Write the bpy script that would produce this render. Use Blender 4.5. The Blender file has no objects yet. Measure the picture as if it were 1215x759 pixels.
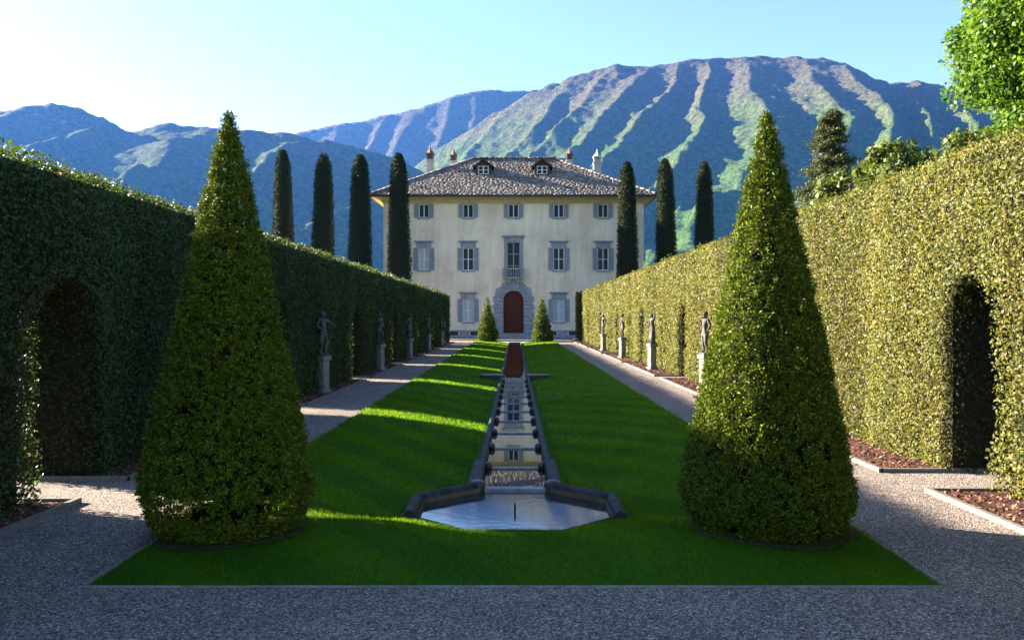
import bpy, bmesh, math, random
import numpy as np
from mathutils import Vector, Matrix

R = math.radians
SC = bpy.context.scene
COL = SC.collection
rng = np.random.default_rng(7)
random.seed(7)

SLOPE = 0.00943
def g(y):                       # the garden falls gently towards the villa
    return -SLOPE * np.clip(y, -40.0, 100.0)

# ------------------------------------------------------------------ noise
def vnoise(x, y, seed=0):
    x = np.asarray(x, float); y = np.asarray(y, float)
    xi = np.floor(x).astype(np.int64); yi = np.floor(y).astype(np.int64)
    fx = x - xi; fy = y - yi
    fx = fx*fx*(3-2*fx); fy = fy*fy*(3-2*fy)
    def h(a, b):
        n = (a*374761393 + b*668265263 + seed*982451653) & 0xFFFFFFFF
        n = ((n ^ (n >> 13)) * 1274126177) & 0xFFFFFFFF
        n = n ^ (n >> 16)
        return (n & 0xFFFF) / 65535.0
    v00 = h(xi, yi); v10 = h(xi+1, yi); v01 = h(xi, yi+1); v11 = h(xi+1, yi+1)
    return (v00*(1-fx)+v10*fx)*(1-fy) + (v01*(1-fx)+v11*fx)*fy - 0.5
def fbm(x, y, seed=0, octs=4, gain=0.5):
    s = 0; a = 1.0
    for o in range(octs):
        s = s + a*vnoise(np.asarray(x)*2**o, np.asarray(y)*2**o, seed+o*17); a *= gain
    return s

# ------------------------------------------------------------------ materials
def new_mat(name):
    m = bpy.data.materials.new(name); m.use_nodes = True
    nt = m.node_tree; nt.nodes.clear()
    return m, nt, nt.nodes, nt.links
def N(nt, typ, **kw):
    n = nt.nodes.new(typ)
    for k, v in kw.items():
        if k.startswith('i_'):
            n.inputs[k[2:].replace('_', ' ')].default_value = v
        else:
            setattr(n, k, v)
    return n
def ramp(nt, fac, stops):
    r = nt.nodes.new('ShaderNodeValToRGB')
    el = r.color_ramp.elements
    while len(el) > 1: el.remove(el[-1])
    el[0].position = stops[0][0]; el[0].color = (*stops[0][1], 1)
    for p, c in stops[1:]:
        e = el.new(p); e.color = (*c, 1)
    nt.links.new(fac, r.inputs['Fac'])
    return r.outputs['Color']
def noise(nt, vec, scale, detail=4, rough=0.5):
    n = N(nt, 'ShaderNodeTexNoise'); n.inputs['Scale'].default_value = scale
    n.inputs['Detail'].default_value = detail; n.inputs['Roughness'].default_value = rough
    if vec is not None: nt.links.new(vec, n.inputs['Vector'])
    return n.outputs['Fac']
def out_bsdf(nt, rough=0.7, spec=0.3, metal=0.0):
    b = N(nt, 'ShaderNodeBsdfPrincipled'); o = N(nt, 'ShaderNodeOutputMaterial')
    b.inputs['Roughness'].default_value = rough
    b.inputs['Specular IOR Level'].default_value = spec
    b.inputs['Metallic'].default_value = metal
    nt.links.new(b.outputs[0], o.inputs['Surface'])
    return b
def bump(nt, b, height, strength, dist):
    bp = N(nt, 'ShaderNodeBump'); bp.inputs['Strength'].default_value = strength
    bp.inputs['Distance'].default_value = dist
    nt.links.new(height, bp.inputs['Height']); nt.links.new(bp.outputs[0], b.inputs['Normal'])
    return bp
def coords(nt, kind='Object'):
    return N(nt, 'ShaderNodeTexCoord').outputs[kind]
def position(nt):
    return N(nt, 'ShaderNodeNewGeometry').outputs['Position']

def mat_noise(name, stops, scale, rough=0.8, bump_s=0.3, bump_d=0.01, bscale=None, spec=0.3, detail=6):
    m, nt, nn, L = new_mat(name)
    b = out_bsdf(nt, rough, spec)
    p = position(nt)
    f = noise(nt, p, scale, detail, 0.6)
    L.new(ramp(nt, f, stops), b.inputs['Base Color'])
    if bump_s: bump(nt, b, noise(nt, p, bscale or scale*4, 5, 0.6), bump_s, bump_d)
    return m

def leaf_mat(name, stops, transl=0.35, rough=0.45, spec=0.4, tcol=None, bands=False):
    m, nt, nn, L = new_mat(name)
    geo = N(nt, 'ShaderNodeNewGeometry')
    col = ramp(nt, geo.outputs['Random Per Island'], stops)
    # slow drift of tone from plant to plant
    vec = geo.outputs['Position']
    if bands:      # a hedge is a row of separate plants, each with its own tone
        mp = N(nt, 'ShaderNodeMapping'); mp.inputs['Scale'].default_value = (1, 1, .3); L.new(vec, mp.inputs['Vector']); vec = mp.outputs[0]
    nz = noise(nt, vec, 0.9, 3)
    hv = N(nt, 'ShaderNodeHueSaturation')
    mr = N(nt, 'ShaderNodeMapRange'); mr.inputs['To Min'].default_value = 0.65; mr.inputs['To Max'].default_value = 1.35
    if bands:
        mr.inputs['From Min'].default_value = .25; mr.inputs['From Max'].default_value = .75
        m2 = N(nt, 'ShaderNodeMapRange'); m2.inputs['From Min'].default_value = .3; m2.inputs['From Max'].default_value = .7
        m2.inputs['To Min'].default_value = .478; m2.inputs['To Max'].default_value = .522
        L.new(noise(nt, vec, 1.7, 3), m2.inputs['Value']); L.new(m2.outputs[0], hv.inputs['Hue'])
    L.new(nz, mr.inputs['Value']); L.new(mr.outputs[0], hv.inputs['Value']); L.new(col, hv.inputs['Color'])
    b = N(nt, 'ShaderNodeBsdfPrincipled'); b.inputs['Roughness'].default_value = rough
    b.inputs['Specular IOR Level'].default_value = spec
    L.new(hv.outputs[0], b.inputs['Base Color'])
    t = N(nt, 'ShaderNodeBsdfTranslucent')
    mx = N(nt, 'ShaderNodeMix', data_type='RGBA', blend_type='MULTIPLY'); mx.inputs['Factor'].default_value = 1
    L.new(hv.outputs[0], mx.inputs['A']); mx.inputs['B'].default_value = (*(tcol or (1.5, 1.5, 0.6)), 1)
    L.new(mx.outputs['Result'], t.inputs['Color'])
    ms = N(nt, 'ShaderNodeMixShader'); ms.inputs[0].default_value = transl
    L.new(b.outputs[0], ms.inputs[1]); L.new(t.outputs[0], ms.inputs[2])
    o = N(nt, 'ShaderNodeOutputMaterial'); L.new(ms.outputs[0], o.inputs['Surface'])
    return m

M = {}
M['hedge_left'] = leaf_mat('hornbeam_leaves_shaded', [(0, (.018, .044, .014)), (.35, (.026, .060, .016)), (.7, (.042, .078, .018)), (.9, (.055, .075, .028)), (1, (.09, .06, .028))], 0.2, 0.55, 0.25, (3.2, 2.6, .3), True)  # darker copy of the hornbeam leaves; the left hedge's shade is in the colour
M['hedge_right'] = leaf_mat('hornbeam_leaves_sunlit', [(0, (.052, .070, .014)), (.35, (.098, .110, .021)), (.7, (.150, .148, .030)), (.88, (.17, .155, .046)), (1, (.20, .12, .05))], 0.3, 0.55, 0.25, None, True)  # lighter, golden copy; sunlight on the right hedge is in the colour
M['yew'] = leaf_mat('yew_needles', [(0, (.022, .044, .003)), (.4, (.057, .095, .004)), (.75, (.132, .170, .005)), (1, (.22, .235, .008))], 0.12, 0.6, 0.2)
M['cypress'] = leaf_mat('cypress_sprays', [(0, (.009, .018, .007)), (.5, (.017, .030, .009)), (1, (.036, .045, .012))], 0.12, 0.7, 0.12)
M['maple'] = leaf_mat('maple_leaves', [(0, (.042, .100, .010)), (.5, (.075, .155, .014)), (1, (.14, .21, .025))], 0.4, 0.5, 0.25)
M['conifer'] = leaf_mat('conifer_needles', [(0, (.03, .042, .015)), (.5, (.055, .068, .022)), (1, (.10, .10, .035))], 0.2, 0.6, 0.25)
M['shrub'] = leaf_mat('laurel_leaves', [(0, (.04, .066, .012)), (.5, (.075, .105, .018)), (1, (.13, .15, .03))], 0.35, 0.45, 0.3)
M['grass'] = leaf_mat('grass_blades', [(0, (.018, .088, .002)), (.5, (.034, .130, .003)), (.93, (.062, .168, .006)), (1, (.085, .165, .010))], 0.6, 0.6, 0.12, (4.4, 2.2, .4))
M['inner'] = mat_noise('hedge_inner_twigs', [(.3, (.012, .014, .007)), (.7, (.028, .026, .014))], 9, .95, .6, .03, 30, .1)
M['inner_leaf'] = leaf_mat('jamb_leaves_shaded', [(0, (.012, .018, .006)), (.6, (.028, .040, .012)), (1, (.075, .055, .022))], 0.1, .7, .1)  # archway jamb leaves, darkened so the deep shade sits in their colour
M['bark'] = mat_noise('tree_bark', [(.3, (.05, .038, .028)), (.7, (.13, .10, .075))], 14, .9, .8, .02, 40)

# gravel
m, nt, nn, L = new_mat('pea_gravel'); b = out_bsdf(nt, .85, .25); M['gravel'] = m
p = position(nt)
v = N(nt, 'ShaderNodeTexVoronoi'); v.inputs['Scale'].default_value = 92; L.new(p, v.inputs['Vector'])
sep = N(nt, 'ShaderNodeSeparateColor'); L.new(v.outputs['Color'], sep.inputs[0])
c1 = ramp(nt, sep.outputs[0], [(0, (.028, .022, .021)), (.3, (.105, .085, .077)), (.65, (.215, .176, .157)), (.9, (.37, .31, .27)), (1, (.58, .52, .46))])
nz = noise(nt, p, 0.8, 5, .6)
mxr = ramp(nt, nz, [(.3, (.74, .735, .74)), (.5, (.97, .955, .94)), (.7, (1.13, 1.10, 1.05))])
mx = N(nt, 'ShaderNodeMix', data_type='RGBA', blend_type='MULTIPLY'); mx.inputs['Factor'].default_value = 1
L.new(c1, mx.inputs['A']); L.new(mxr, mx.inputs['B']); L.new(mx.outputs['Result'], b.inputs['Base Color'])
inv = N(nt, 'ShaderNodeMath', operation='SUBTRACT'); inv.inputs[0].default_value = 1
L.new(v.outputs['Distance'], inv.inputs[1]); bump(nt, b, inv.outputs[0], .8, .009)

# lawn soil / turf under the blades
m, nt, nn, L = new_mat('turf'); b = out_bsdf(nt, .9, .15); M['turf'] = m
p = position(nt)
f1 = noise(nt, p, 46, 6, .7); f2 = noise(nt, p, 1.3, 4, .6)
ad = N(nt, 'ShaderNodeMath', operation='MULTIPLY_ADD'); ad.inputs[1].default_value = .55
L.new(f1, ad.inputs[0]); 
sc_ = N(nt, 'ShaderNodeMath', operation='MULTIPLY'); sc_.inputs[1].default_value = .45; L.new(f2, sc_.inputs[0]); L.new(sc_.outputs[0], ad.inputs[2])
wv = N(nt, 'ShaderNodeTexWave', bands_direction='DIAGONAL'); wv.inputs['Scale'].default_value = .42; wv.inputs['Distortion'].default_value = .6; L.new(p, wv.inputs['Vector'])
c0 = ramp(nt, ad.outputs[0], [(.3, (.014, .085, .002)), (.5, (.028, .135, .003)), (.72, (.05, .175, .006))])
wr = ramp(nt, wv.outputs['Fac'], [(0, (.9, .9, .9)), (1, (1.1, 1.1, 1.1))])
mx = N(nt, 'ShaderNodeMix', data_type='RGBA', blend_type='MULTIPLY'); mx.inputs['Factor'].default_value = 1
L.new(c0, mx.inputs['A']); L.new(wr, mx.inputs['B']); L.new(mx.outputs['Result'], b.inputs['Base Color'])
bump(nt, b, noise(nt, p, 90, 5, .7), .8, .03)

M['meadow'] = mat_noise('meadow', [(.3, (.03, .06, .015)), (.7, (.06, .10, .025))], 1.2, .95, .6, .05, 20, .1)
M['mulch'] = mat_noise('bark_mulch', [(.3, (.045, .020, .013)), (.7, (.14, .065, .045))], 40, .9, .9, .03, 60, .2)
M['soil'] = mat_noise('bare_soil', [(.3, (.04, .026, .018)), (.7, (.09, .055, .038))], 30, .95, .8, .02, 70, .1)
m, nt, nn, L = new_mat('bark_chip'); b = out_bsdf(nt, .8, .3); M['chip'] = m
L.new(ramp(nt, N(nt, 'ShaderNodeNewGeometry').outputs['Random Per Island'], [(0, (.05, .022, .015)), (.5, (.15, .06, .042)), (.85, (.24, .115, .085)), (1, (.34, .21, .16))]), b.inputs['Base Color'])
M['kerb'] = mat_noise('granite_edging', [(.3, (.09, .082, .074)), (.7, (.20, .18, .16))], 30, .8, .4, .004, 120)
M['edge_metal'] = mat_noise('lawn_edging', [(.3, (.15, .135, .12)), (.7, (.30, .27, .24))], 10, .7, .3, .003, 60)
M['rim'] = mat_noise('weathered_rim_stone', [(.25, (.012, .011, .012)), (.5, (.032, .029, .031)), (.72, (.085, .075, .072))], 9, .75, .8, .010, 45, .2)
M['rim_dark'] = mat_noise('wet_mossy_stone', [(.3, (.018, .016, .018)), (.7, (.055, .045, .038))], 12, .4, .5, .006, 45, .5)
M['basin'] = mat_noise('basin_wall', [(.3, (.07, .05, .03)), (.7, (.17, .125, .075))], 6, .7, .3, .006, 40, .3)
M['weir'] = mat_noise('weir_stone', [(.3, (.16, .16, .17)), (.7, (.34, .33, .33))], 10, .6, .4, .004, 50, .4)

def water_mat(name, scale, strength, dist, base, rough=.015):
    m, nt, nn, L = new_mat(name); b = out_bsdf(nt, rough, .5)
    b.inputs['Base Color'].default_value = (*base, 1); b.inputs['IOR'].default_value = 1.33
    b.inputs['Coat Weight'].default_value = .6; b.inputs['Coat Roughness'].default_value = rough
    p = position(nt)
    bp = bump(nt, b, noise(nt, p, scale, 3, .5), strength, dist)
    L.new(bp.outputs[0], b.inputs['Coat Normal'])
    return m
M['pool_water'] = water_mat('pool_water', 8, .05, .010, (.010, .016, .022), .07)
M['channel_water'] = water_mat('channel_water', 2.0, .12, .006, (.014, .014, .012))

# villa
m, nt, nn, L = new_mat('lime_plaster'); b = out_bsdf(nt, .9, .15); M['plaster'] = m
p = position(nt)
c = ramp(nt, noise(nt, p, .55, 7, .65), [(.30, (.67, .51, .365)), (.5, (.80, .64, .475)), (.70, (.84, .70, .545))])
st = N(nt, 'ShaderNodeMapping'); st.inputs['Scale'].default_value = (1.6, 1.6, .22); L.new(p, st.inputs['Vector'])
c2 = ramp(nt, noise(nt, st.outputs[0], 1.4, 5, .6), [(.33, (.86, .845, .83)), (.6, (1, 1, 1))])
mx = N(nt, 'ShaderNodeMix', data_type='RGBA', blend_type='MULTIPLY'); mx.inputs['Factor'].default_value = 1
L.new(c, mx.inputs['A']); L.new(c2, mx.inputs['B']); L.new(mx.outputs['Result'], b.inputs['Base Color'])
bump(nt, b, noise(nt, p, 18, 5, .6), .25, .01)
M['ochre'] = mat_noise('ochre_cornice', [(.3, (.46, .335, .15)), (.7, (.56, .43, .21))], 3, .85, .2, .005, 30)
m, nt, nn, L = new_mat('stone_slates'); b = out_bsdf(nt, .8, .25); M['slate'] = m
geo = N(nt, 'ShaderNodeNewGeometry')
c = ramp(nt, geo.outputs['Random Per Island'], [(0, (.08, .068, .068)), (.3, (.14, .118, .112)), (.6, (.19, .158, .142)), (.85, (.25, .195, .158)), (1, (.30, .26, .24))])
L.new(c, b.inputs['Base Color']); bump(nt, b, noise(nt, geo.outputs['Position'], 14, 5, .6), .5, .02)
M['gutter'] = mat_noise('dark_gutter', [(.3, (.03, .028, .032)), (.7, (.055, .05, .05))], 5, .6, .1, .003, 30)
M['grey_stone'] = mat_noise('grey_dressed_stone', [(.28, (.17, .175, .20)), (.5, (.25, .255, .28)), (.72, (.36, .36, .385))], 3.5, .8, .4, .01, 28)
M['shutter'] = mat_noise('grey_paint', [(.3, (.24, .25, .285)), (.7, (.31, .32, .35))], 4, .65, .1, .003, 30)
M['white_paint'] = mat_noise('white_window_paint', [(.3, (.58, .58, .58)), (.7, (.72, .72, .71))], 6, .5, .05, .002, 40)
M['curtain'] = mat_noise('pale_blind', [(.3, (.36, .37, .40)), (.7, (.50, .50, .50))], 4, .8, .1, .004, 20)
M['chimney'] = mat_noise('chimney_render', [(.3, (.30, .28, .26)), (.7, (.45, .42, .39))], 4, .9, .3, .01, 25)
M['terracotta'] = mat_noise('chimney_brick', [(.3, (.09, .06, .05)), (.7, (.17, .11, .09))], 8, .9, .4, .01, 30)
M['dormer_wood'] = mat_noise('dark_wood', [(.3, (.045, .025, .018)), (.7, (.09, .05, .035))], 8, .8, .3, .006, 40)
m, nt, nn, L = new_mat('russet_door'); b = out_bsdf(nt, .6, .15); M['door'] = m
p = position(nt); st = N(nt, 'ShaderNodeMapping'); st.inputs['Scale'].default_value = (9, 1, .8); L.new(p, st.inputs['Vector'])
L.new(ramp(nt, noise(nt, st.outputs[0], 2, 5, .6), [(.3, (.062, .013, .004)), (.7, (.105, .023, .007))]), b.inputs['Base Color'])
bump(nt, b, noise(nt, st.outputs[0], 4, 3), .2, .006)
m, nt, nn, L = new_mat('window_glass'); b = out_bsdf(nt, .03, .12); M['glass'] = m
b.inputs['Base Color'].default_value = (.010, .012, .018, 1)
bump(nt, b, noise(nt, position(nt), 1.2, 2), .08, .02)
M['statue'] = mat_noise('weathered_stone_shaded', [(.28, (.03, .028, .025)), (.5, (.07, .066, .06)), (.72, (.17, .155, .14))], 7, .8, .4, .006, 40)  # weathered stone, darkened further: shade by the hedges is put into the colour
M['pedestal'] = mat_noise('pedestal_stone', [(.28, (.12, .115, .11)), (.72, (.29, .275, .255))], 5, .85, .4, .006, 40)
M['bronze'] = mat_noise('dark_bronze', [(.3, (.02, .018, .015)), (.7, (.05, .04, .03))], 12, .5, .1, .002, 60)

# mountain forest
def mountain_mat(name, low, mid, high, z0, z1):
    m, nt, nn, L = new_mat(name); b = out_bsdf(nt, .95, .05)
    p = position(nt)
    sx = N(nt, 'ShaderNodeSeparateXYZ'); L.new(p, sx.inputs[0])
    mr = N(nt, 'ShaderNodeMapRange'); mr.inputs['From Min'].default_value = z0; mr.inputs['From Max'].default_value = z1
    L.new(sx.outputs['Z'], mr.inputs['Value'])
    nz = noise(nt, p, .0045, 10, .72)
    ad = N(nt, 'ShaderNodeMath', operation='MULTIPLY_ADD'); ad.inputs[1].default_value = .9; ad.inputs[2].default_value = -.45
    L.new(nz, ad.inputs[0])
    a2 = N(nt, 'ShaderNodeMath', operation='ADD'); L.new(ad.outputs[0], a2.inputs[0]); L.new(mr.outputs[0], a2.inputs[1])
    c = ramp(nt, a2.outputs[0], [(.1, low), (.45, mid), (.8, high)])
    t = ramp(nt, noise(nt, p, .05, 6, .8), [(.34, (.25, .28, .3)), (.5, (.95, .95, .95)), (.66, (2.1, 1.95, 1.6))])
    mx = N(nt, 'ShaderNodeMix', data_type='RGBA', blend_type='MULTIPLY'); mx.inputs['Factor'].default_value = 1
    L.new(c, mx.inputs['A']); L.new(t, mx.inputs['B']); L.new(mx.outputs['Result'], b.inputs['Base Color'])
    bump(nt, b, noise(nt, p, .045, 6, .7), 1.0, 26.0)
    return m
M['mountain'] = mountain_mat('forested_mountain', (.055, .105, .020), (.068, .102, .026), (.092, .082, .050), 250, 1330)
M['hills'] = mountain_mat('forested_hills', (.055, .095, .022), (.055, .085, .024), (.075, .085, .035), 150, 900)

# ------------------------------------------------------------------ mesh helpers
def link(name, me, mats, parent=None):
    o = bpy.data.objects.new(name, me); COL.objects.link(o)
    for mm in (mats if isinstance(mats, (list, tuple)) else [mats]):
        me.materials.append(mm)
    if parent is not None: o.parent = parent
    return o
def np_mesh(name, verts, faces, mats, parent=None, smooth=False, midx=None):
    verts = np.asarray(verts, np.float32); faces = np.asarray(faces, np.int32)
    k = faces.shape[1]
    me = bpy.data.meshes.new(name)
    me.vertices.add(len(verts)); me.vertices.foreach_set('co', verts.ravel())
    me.loops.add(faces.size); me.loops.foreach_set('vertex_index', faces.ravel())
    me.polygons.add(len(faces))
    me.polygons.foreach_set('loop_start', np.arange(0, faces.size, k, dtype=np.int32))
    me.polygons.foreach_set('loop_total', np.full(len(faces), k, np.int32))
    if smooth: me.polygons.foreach_set('use_smooth', np.ones(len(faces), bool))
    if midx is not None: me.polygons.foreach_set('material_index', np.asarray(midx, np.int32))
    me.update(calc_edges=True); me.validate()
    return link(name, me, mats, parent)
def bm_obj(name, bm, mat, parent=None, smooth=False, bevel=0):
    me = bpy.data.meshes.new(name)
    bmesh.ops.recalc_face_normals(bm, faces=bm.faces)
    bm.to_mesh(me); bm.free()
    if smooth:
        for p_ in me.polygons: p_.use_smooth = True
    o = link(name, me, mat, parent)
    if bevel:
        md = o.modifiers.new('bevel', 'BEVEL'); md.width = bevel; md.segments = 2; md.limit_method = 'ANGLE'
    return o
def box(bm, x0, x1, y0, y1, z0, z1):
    vs = [bm.verts.new(c) for c in ((x0,y0,z0),(x1,y0,z0),(x1,y1,z0),(x0,y1,z0),(x0,y0,z1),(x1,y0,z1),(x1,y1,z1),(x0,y1,z1))]
    for f in ((0,3,2,1),(4,5,6,7),(0,1,5,4),(1,2,6,5),(2,3,7,6),(3,0,4,7)):
        bm.faces.new([vs[i] for i in f])
    return vs
def one_box(name, dims, mat, parent=None, bevel=0):
    bm = bmesh.new(); box(bm, *dims); return bm_obj(name, bm, mat, parent, False, bevel)
def lathe(bm, prof, cx=0, cy=0, z0=0, n=16):
    rings = []
    for r, z in prof:
        rings.append([bm.verts.new((cx+r*math.cos(2*math.pi*i/n), cy+r*math.sin(2*math.pi*i/n), z0+z)) for i in range(n)])
    for a, b_ in zip(rings, rings[1:]):
        for i in range(n):
            bm.faces.new((a[i], a[(i+1)%n], b_[(i+1)%n], b_[i]))
    bm.faces.new(rings[0][::-1]); bm.faces.new(rings[-1])
def empty(name, loc, rz=0):
    o = bpy.data.objects.new(name, None); COL.objects.link(o); o.location = loc; o.rotation_euler = (0, 0, rz)
    o.empty_display_size = .3
    return o
def tag(o, label=None, cat=None, group=None, kind=None):
    if label: o['label'] = label
    if cat: o['category'] = cat
    if group: o['group'] = group
    if kind: o['kind'] = kind
    return o

def norm(a): return a / np.maximum(np.linalg.norm(a, axis=1, keepdims=True), 1e-9)
def leaves_geo(P, Nn, size, aspect=.55, out=.5, jitter=.9, fold=.25, up=0.0):
    """folded diamond leaves at points P with outward normals Nn"""
    n = len(P)
    size = np.broadcast_to(np.asarray(size, float), (n,))
    rv = rng.normal(size=(n, 3))
    nn_ = norm(Nn + jitter*rng.normal(size=(n, 3))*.6)
    ax = rv - (rv*nn_).sum(1, keepdims=True)*nn_
    ax = norm(ax) + out*Nn + np.array([0, 0, up])
    ax = norm(ax)
    side = norm(np.cross(nn_, ax))
    fn = np.cross(ax, side)
    L_ = (size*rng.uniform(.65, 1.35, n))[:, None]; W_ = L_*aspect
    base = P; tip = P + ax*L_
    midp = P + ax*L_*.45
    a = midp + side*W_*.5 + fn*W_*fold
    b_ = midp - side*W_*.5 + fn*W_*fold
    V = np.stack([base, a, tip, b_], 1).reshape(-1, 3)
    F = np.arange(4*n).reshape(n, 4)
    return V, F
def merge(parts):
    Vs, Fs, Ms = [], [], []; off = 0
    for V, F, mi in parts:
        Vs.append(V); Fs.append(F+off); Ms.append(np.full(len(F), mi)); off += len(V)
    return np.concatenate(Vs), np.concatenate(Fs), np.concatenate(Ms)

# ------------------------------------------------------------------ world, sun, camera
SUN_EL, SUN_AZ = R(19.8), R(67)        # azimuth measured left from straight ahead (+Y)
w = bpy.data.worlds.new('World'); SC.world = w; w.use_nodes = True
wn = w.node_tree
bg = wn.nodes['Background']
sky = wn.nodes.new('ShaderNodeTexSky'); sky.sky_type = 'NISHITA'; sky.sun_disc = False
sky.sun_elevation = SUN_EL; sky.sun_rotation = -SUN_AZ
sky.air_density = .75; sky.dust_density = .3; sky.ozone_density = 1.2
wn.links.new(sky.outputs[0], bg.inputs['Color']); bg.inputs['Strength'].default_value = .05
sl = bpy.data.lights.new('sun', 'SUN'); sl.energy = 5.0; sl.angle = R(.53); sl.color = (1, .87, .68)
so = bpy.data.objects.new('sun', sl); COL.objects.link(so)
sd = Vector((-math.sin(SUN_AZ)*math.cos(SUN_EL), math.cos(SUN_AZ)*math.cos(SUN_EL), math.sin(SUN_EL)))
so.rotation_euler = (-sd).to_track_quat('-Z', 'Y').to_euler(); so.location = sd*200

cd = bpy.data.cameras.new('camera'); cam = bpy.data.objects.new('camera', cd); COL.objects.link(cam)
cam.location = (0, 0, 1.75); cam.rotation_euler = (R(90), 0, 0)
cd.sensor_width = 36; cd.lens = 1060/1215*36
cd.shift_x = -3.5/1215; cd.shift_y = -13.5/1215
cd.clip_start = .05; cd.clip_end = 60000
SC.camera = cam
SC.view_settings.view_transform = 'Standard'; SC.view_settings.look = 'None'
SC.view_settings.gamma = 1; SC.view_settings.use_curve_mapping = False
SC.view_settings.exposure = 3.0
SC.cycles.use_denoising = True
SC.cycles.max_bounces = 6; SC.cycles.diffuse_bounces = 3; SC.cycles.glossy_bounces = 3
SC.cycles.transmission_bounces = 4; SC.cycles.volume_bounces = 1; SC.cycles.transparent_max_bounces = 4
SC.cycles.sample_clamp_indirect = 6

# ------------------------------------------------------------------ ground
def grid(name, xs, ys, zf, mat, kind='structure', skip=None, smooth=True):
    X, Y = np.meshgrid(xs, ys); Z = zf(X, Y)
    V = np.stack([X, Y, Z], -1).reshape(-1, 3)
    nx, ny = len(xs), len(ys)
    i = np.arange(ny-1)[:, None]*nx + np.arange(nx-1)[None]
    F = np.stack([i, i+1, i+nx+1, i+nx], -1).reshape(-1, 4)
    if skip is not None:
        cx = (X[:-1, :-1]+X[1:, 1:])/2; cy = (Y[:-1, :-1]+Y[1:, 1:])/2
        F = F[~skip(cx, cy).reshape(-1)]
    o = np_mesh(name, V, F, mat, None, smooth)
    if kind: o['kind'] = kind
    return o
ring = np.array([-14000, -9000, -4000, -1500, -500, -200, -100, -60, -40, -20, -10, -2.7, 2.7, 10, 20, 40, 60, 80, 100, 150, 200, 500, 1500, 4000, 9000, 14000.])
ringy = np.array([-14000, -9000, -4000, -1500, -500, -200, -100, -60, -40, -20, -10, 0, 5.85, 10, 20, 40, 60, 65.3, 80, 100, 150, 200, 500, 1500, 4000, 9000, 14000.])
under_lawn = lambda cx, cy: (np.abs(cx) < 2.77) & (cy > 5.8) & (cy < 65.4)
grid('ground', ring, ringy, lambda X, Y: g(Y)-.05, M['meadow'], skip=under_lawn)
grid('gravel', np.array([-6, -4, -2.77, 0, 2.77, 4, 6.2]), np.array([-12, -5, 0, 3, 5.8, 15, 25, 35, 45, 55, 65.4, 70, 73.9]), lambda X, Y: g(Y)+0*X, M['gravel'], skip=under_lawn)
grid('gravel', np.array([-24, -15, -6.0]), np.linspace(61.8, 73.9, 5), lambda X, Y: g(Y)-.004, M['gravel'])
grid('gravel', np.array([6.2, 15, 24]), np.linspace(65.8, 73.9, 5), lambda X, Y: g(Y)-.004, M['gravel'])

# ------------------------------------------------------------------ lawn with pool and rill
LW, LY0, LY1 = 2.77, 5.8, 65.4
PC, PA = 8.22, 1.0                     # pool centre (y) and outer apothem
OC = (PC - .0)
def oct_d(x, y):                       # octagon "radius" (apothem measure)
    x = np.abs(x); y = np.abs(y-PC)
    return np.maximum(np.maximum(x, y), (x+y)*.7071)
def lawn_h(X, Y):
    t = np.clip((np.abs(X)-.45)/(LW-.45), 0, 1)
    h = .04 - .19*(1-t)**1.6
    h = h*np.clip((Y-5.8)/2.0, 0, 1) + .004*(1-np.clip((Y-5.8)/2.0, 0, 1))
    # bank in front of the pool
    f = 1/(1+np.exp((Y-7.72+.22*np.clip(np.abs(X), 0, 1.2)**2*-0.0)/.075))
    h = h + .128*f*np.exp(-(X/1.7)**4)*np.clip((Y-5.8)/.9, 0, 1)**.8
    h = h + .008*fbm(X*2, Y*2, 3, 2)
    return h + g(Y)
def lawn_skip(cx, cy):
    return (oct_d(cx, cy) < PA-.07) | ((np.abs(cx) < .40) & (cy > PC) & (cy < 63.4))
xs = np.concatenate([np.arange(-LW, -1.1, .12), np.arange(-1.1, 1.1001, .05), np.arange(1.22, LW, .12), [LW]])
ys = np.concatenate([np.arange(LY0, 9.6, .05), np.arange(9.6, LY1, .4), [LY1]])
grid('lawn', xs, ys, lawn_h, M['turf'], skip=lawn_skip)
# grass blades
def blades():
    parts = []
    for y0, y1, dens, hgt, wd in ((5.8, 9, 7000, .036, .0045), (9, 13, 3600, .038, .007), (13, 20, 1500, .040, .012), (20, 34, 500, .036, .022), (34, 65.3, 190, .04, .04)):
        n = int((y1-y0)*2*LW*dens)
        x = rng.uniform(-LW-.022, LW+.022, n); y = rng.uniform(y0-.015, y1, n)
        keep = ~((oct_d(x, y) < PA+.01) & (y > 7.5)) & ~(oct_d(x, y) < PA-.03) & ~((np.abs(x) < .52) & (y > PC))
        x = x[keep]; y = y[keep]; n = len(x)
        z = lawn_h(x, y) - .004
        a = rng.uniform(0, 2*math.pi, n); h = hgt*rng.uniform(.5, 1.25, n); ww = wd*rng.uniform(.7, 1.3, n)
        lean = rng.normal(size=(n, 2))*.45
        stripe = np.sign(np.sin((x*.82+y*.57)*2*math.pi/.95))      # mown one way, then the other
        lean = lean + stripe[:, None]*np.array([-.57, .82])*.7
        B = np.stack([x, y, z], 1); d = np.stack([np.cos(a), np.sin(a), 0*a], 1)*ww[:, None]*.5
        T = B + np.stack([lean[:, 0]*h, lean[:, 1]*h, h], 1)
        V = np.stack([B-d, B+d, T], 1).reshape(-1, 3)
        parts.append((V, np.arange(3*n).reshape(n, 3), 0))
    V, F, _ = merge(parts)
    o = np_mesh('grass', V, F, M['grass']); tag(o, 'short mown green grass covering the central lawn', 'grass', kind='stuff')
blades()
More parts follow.
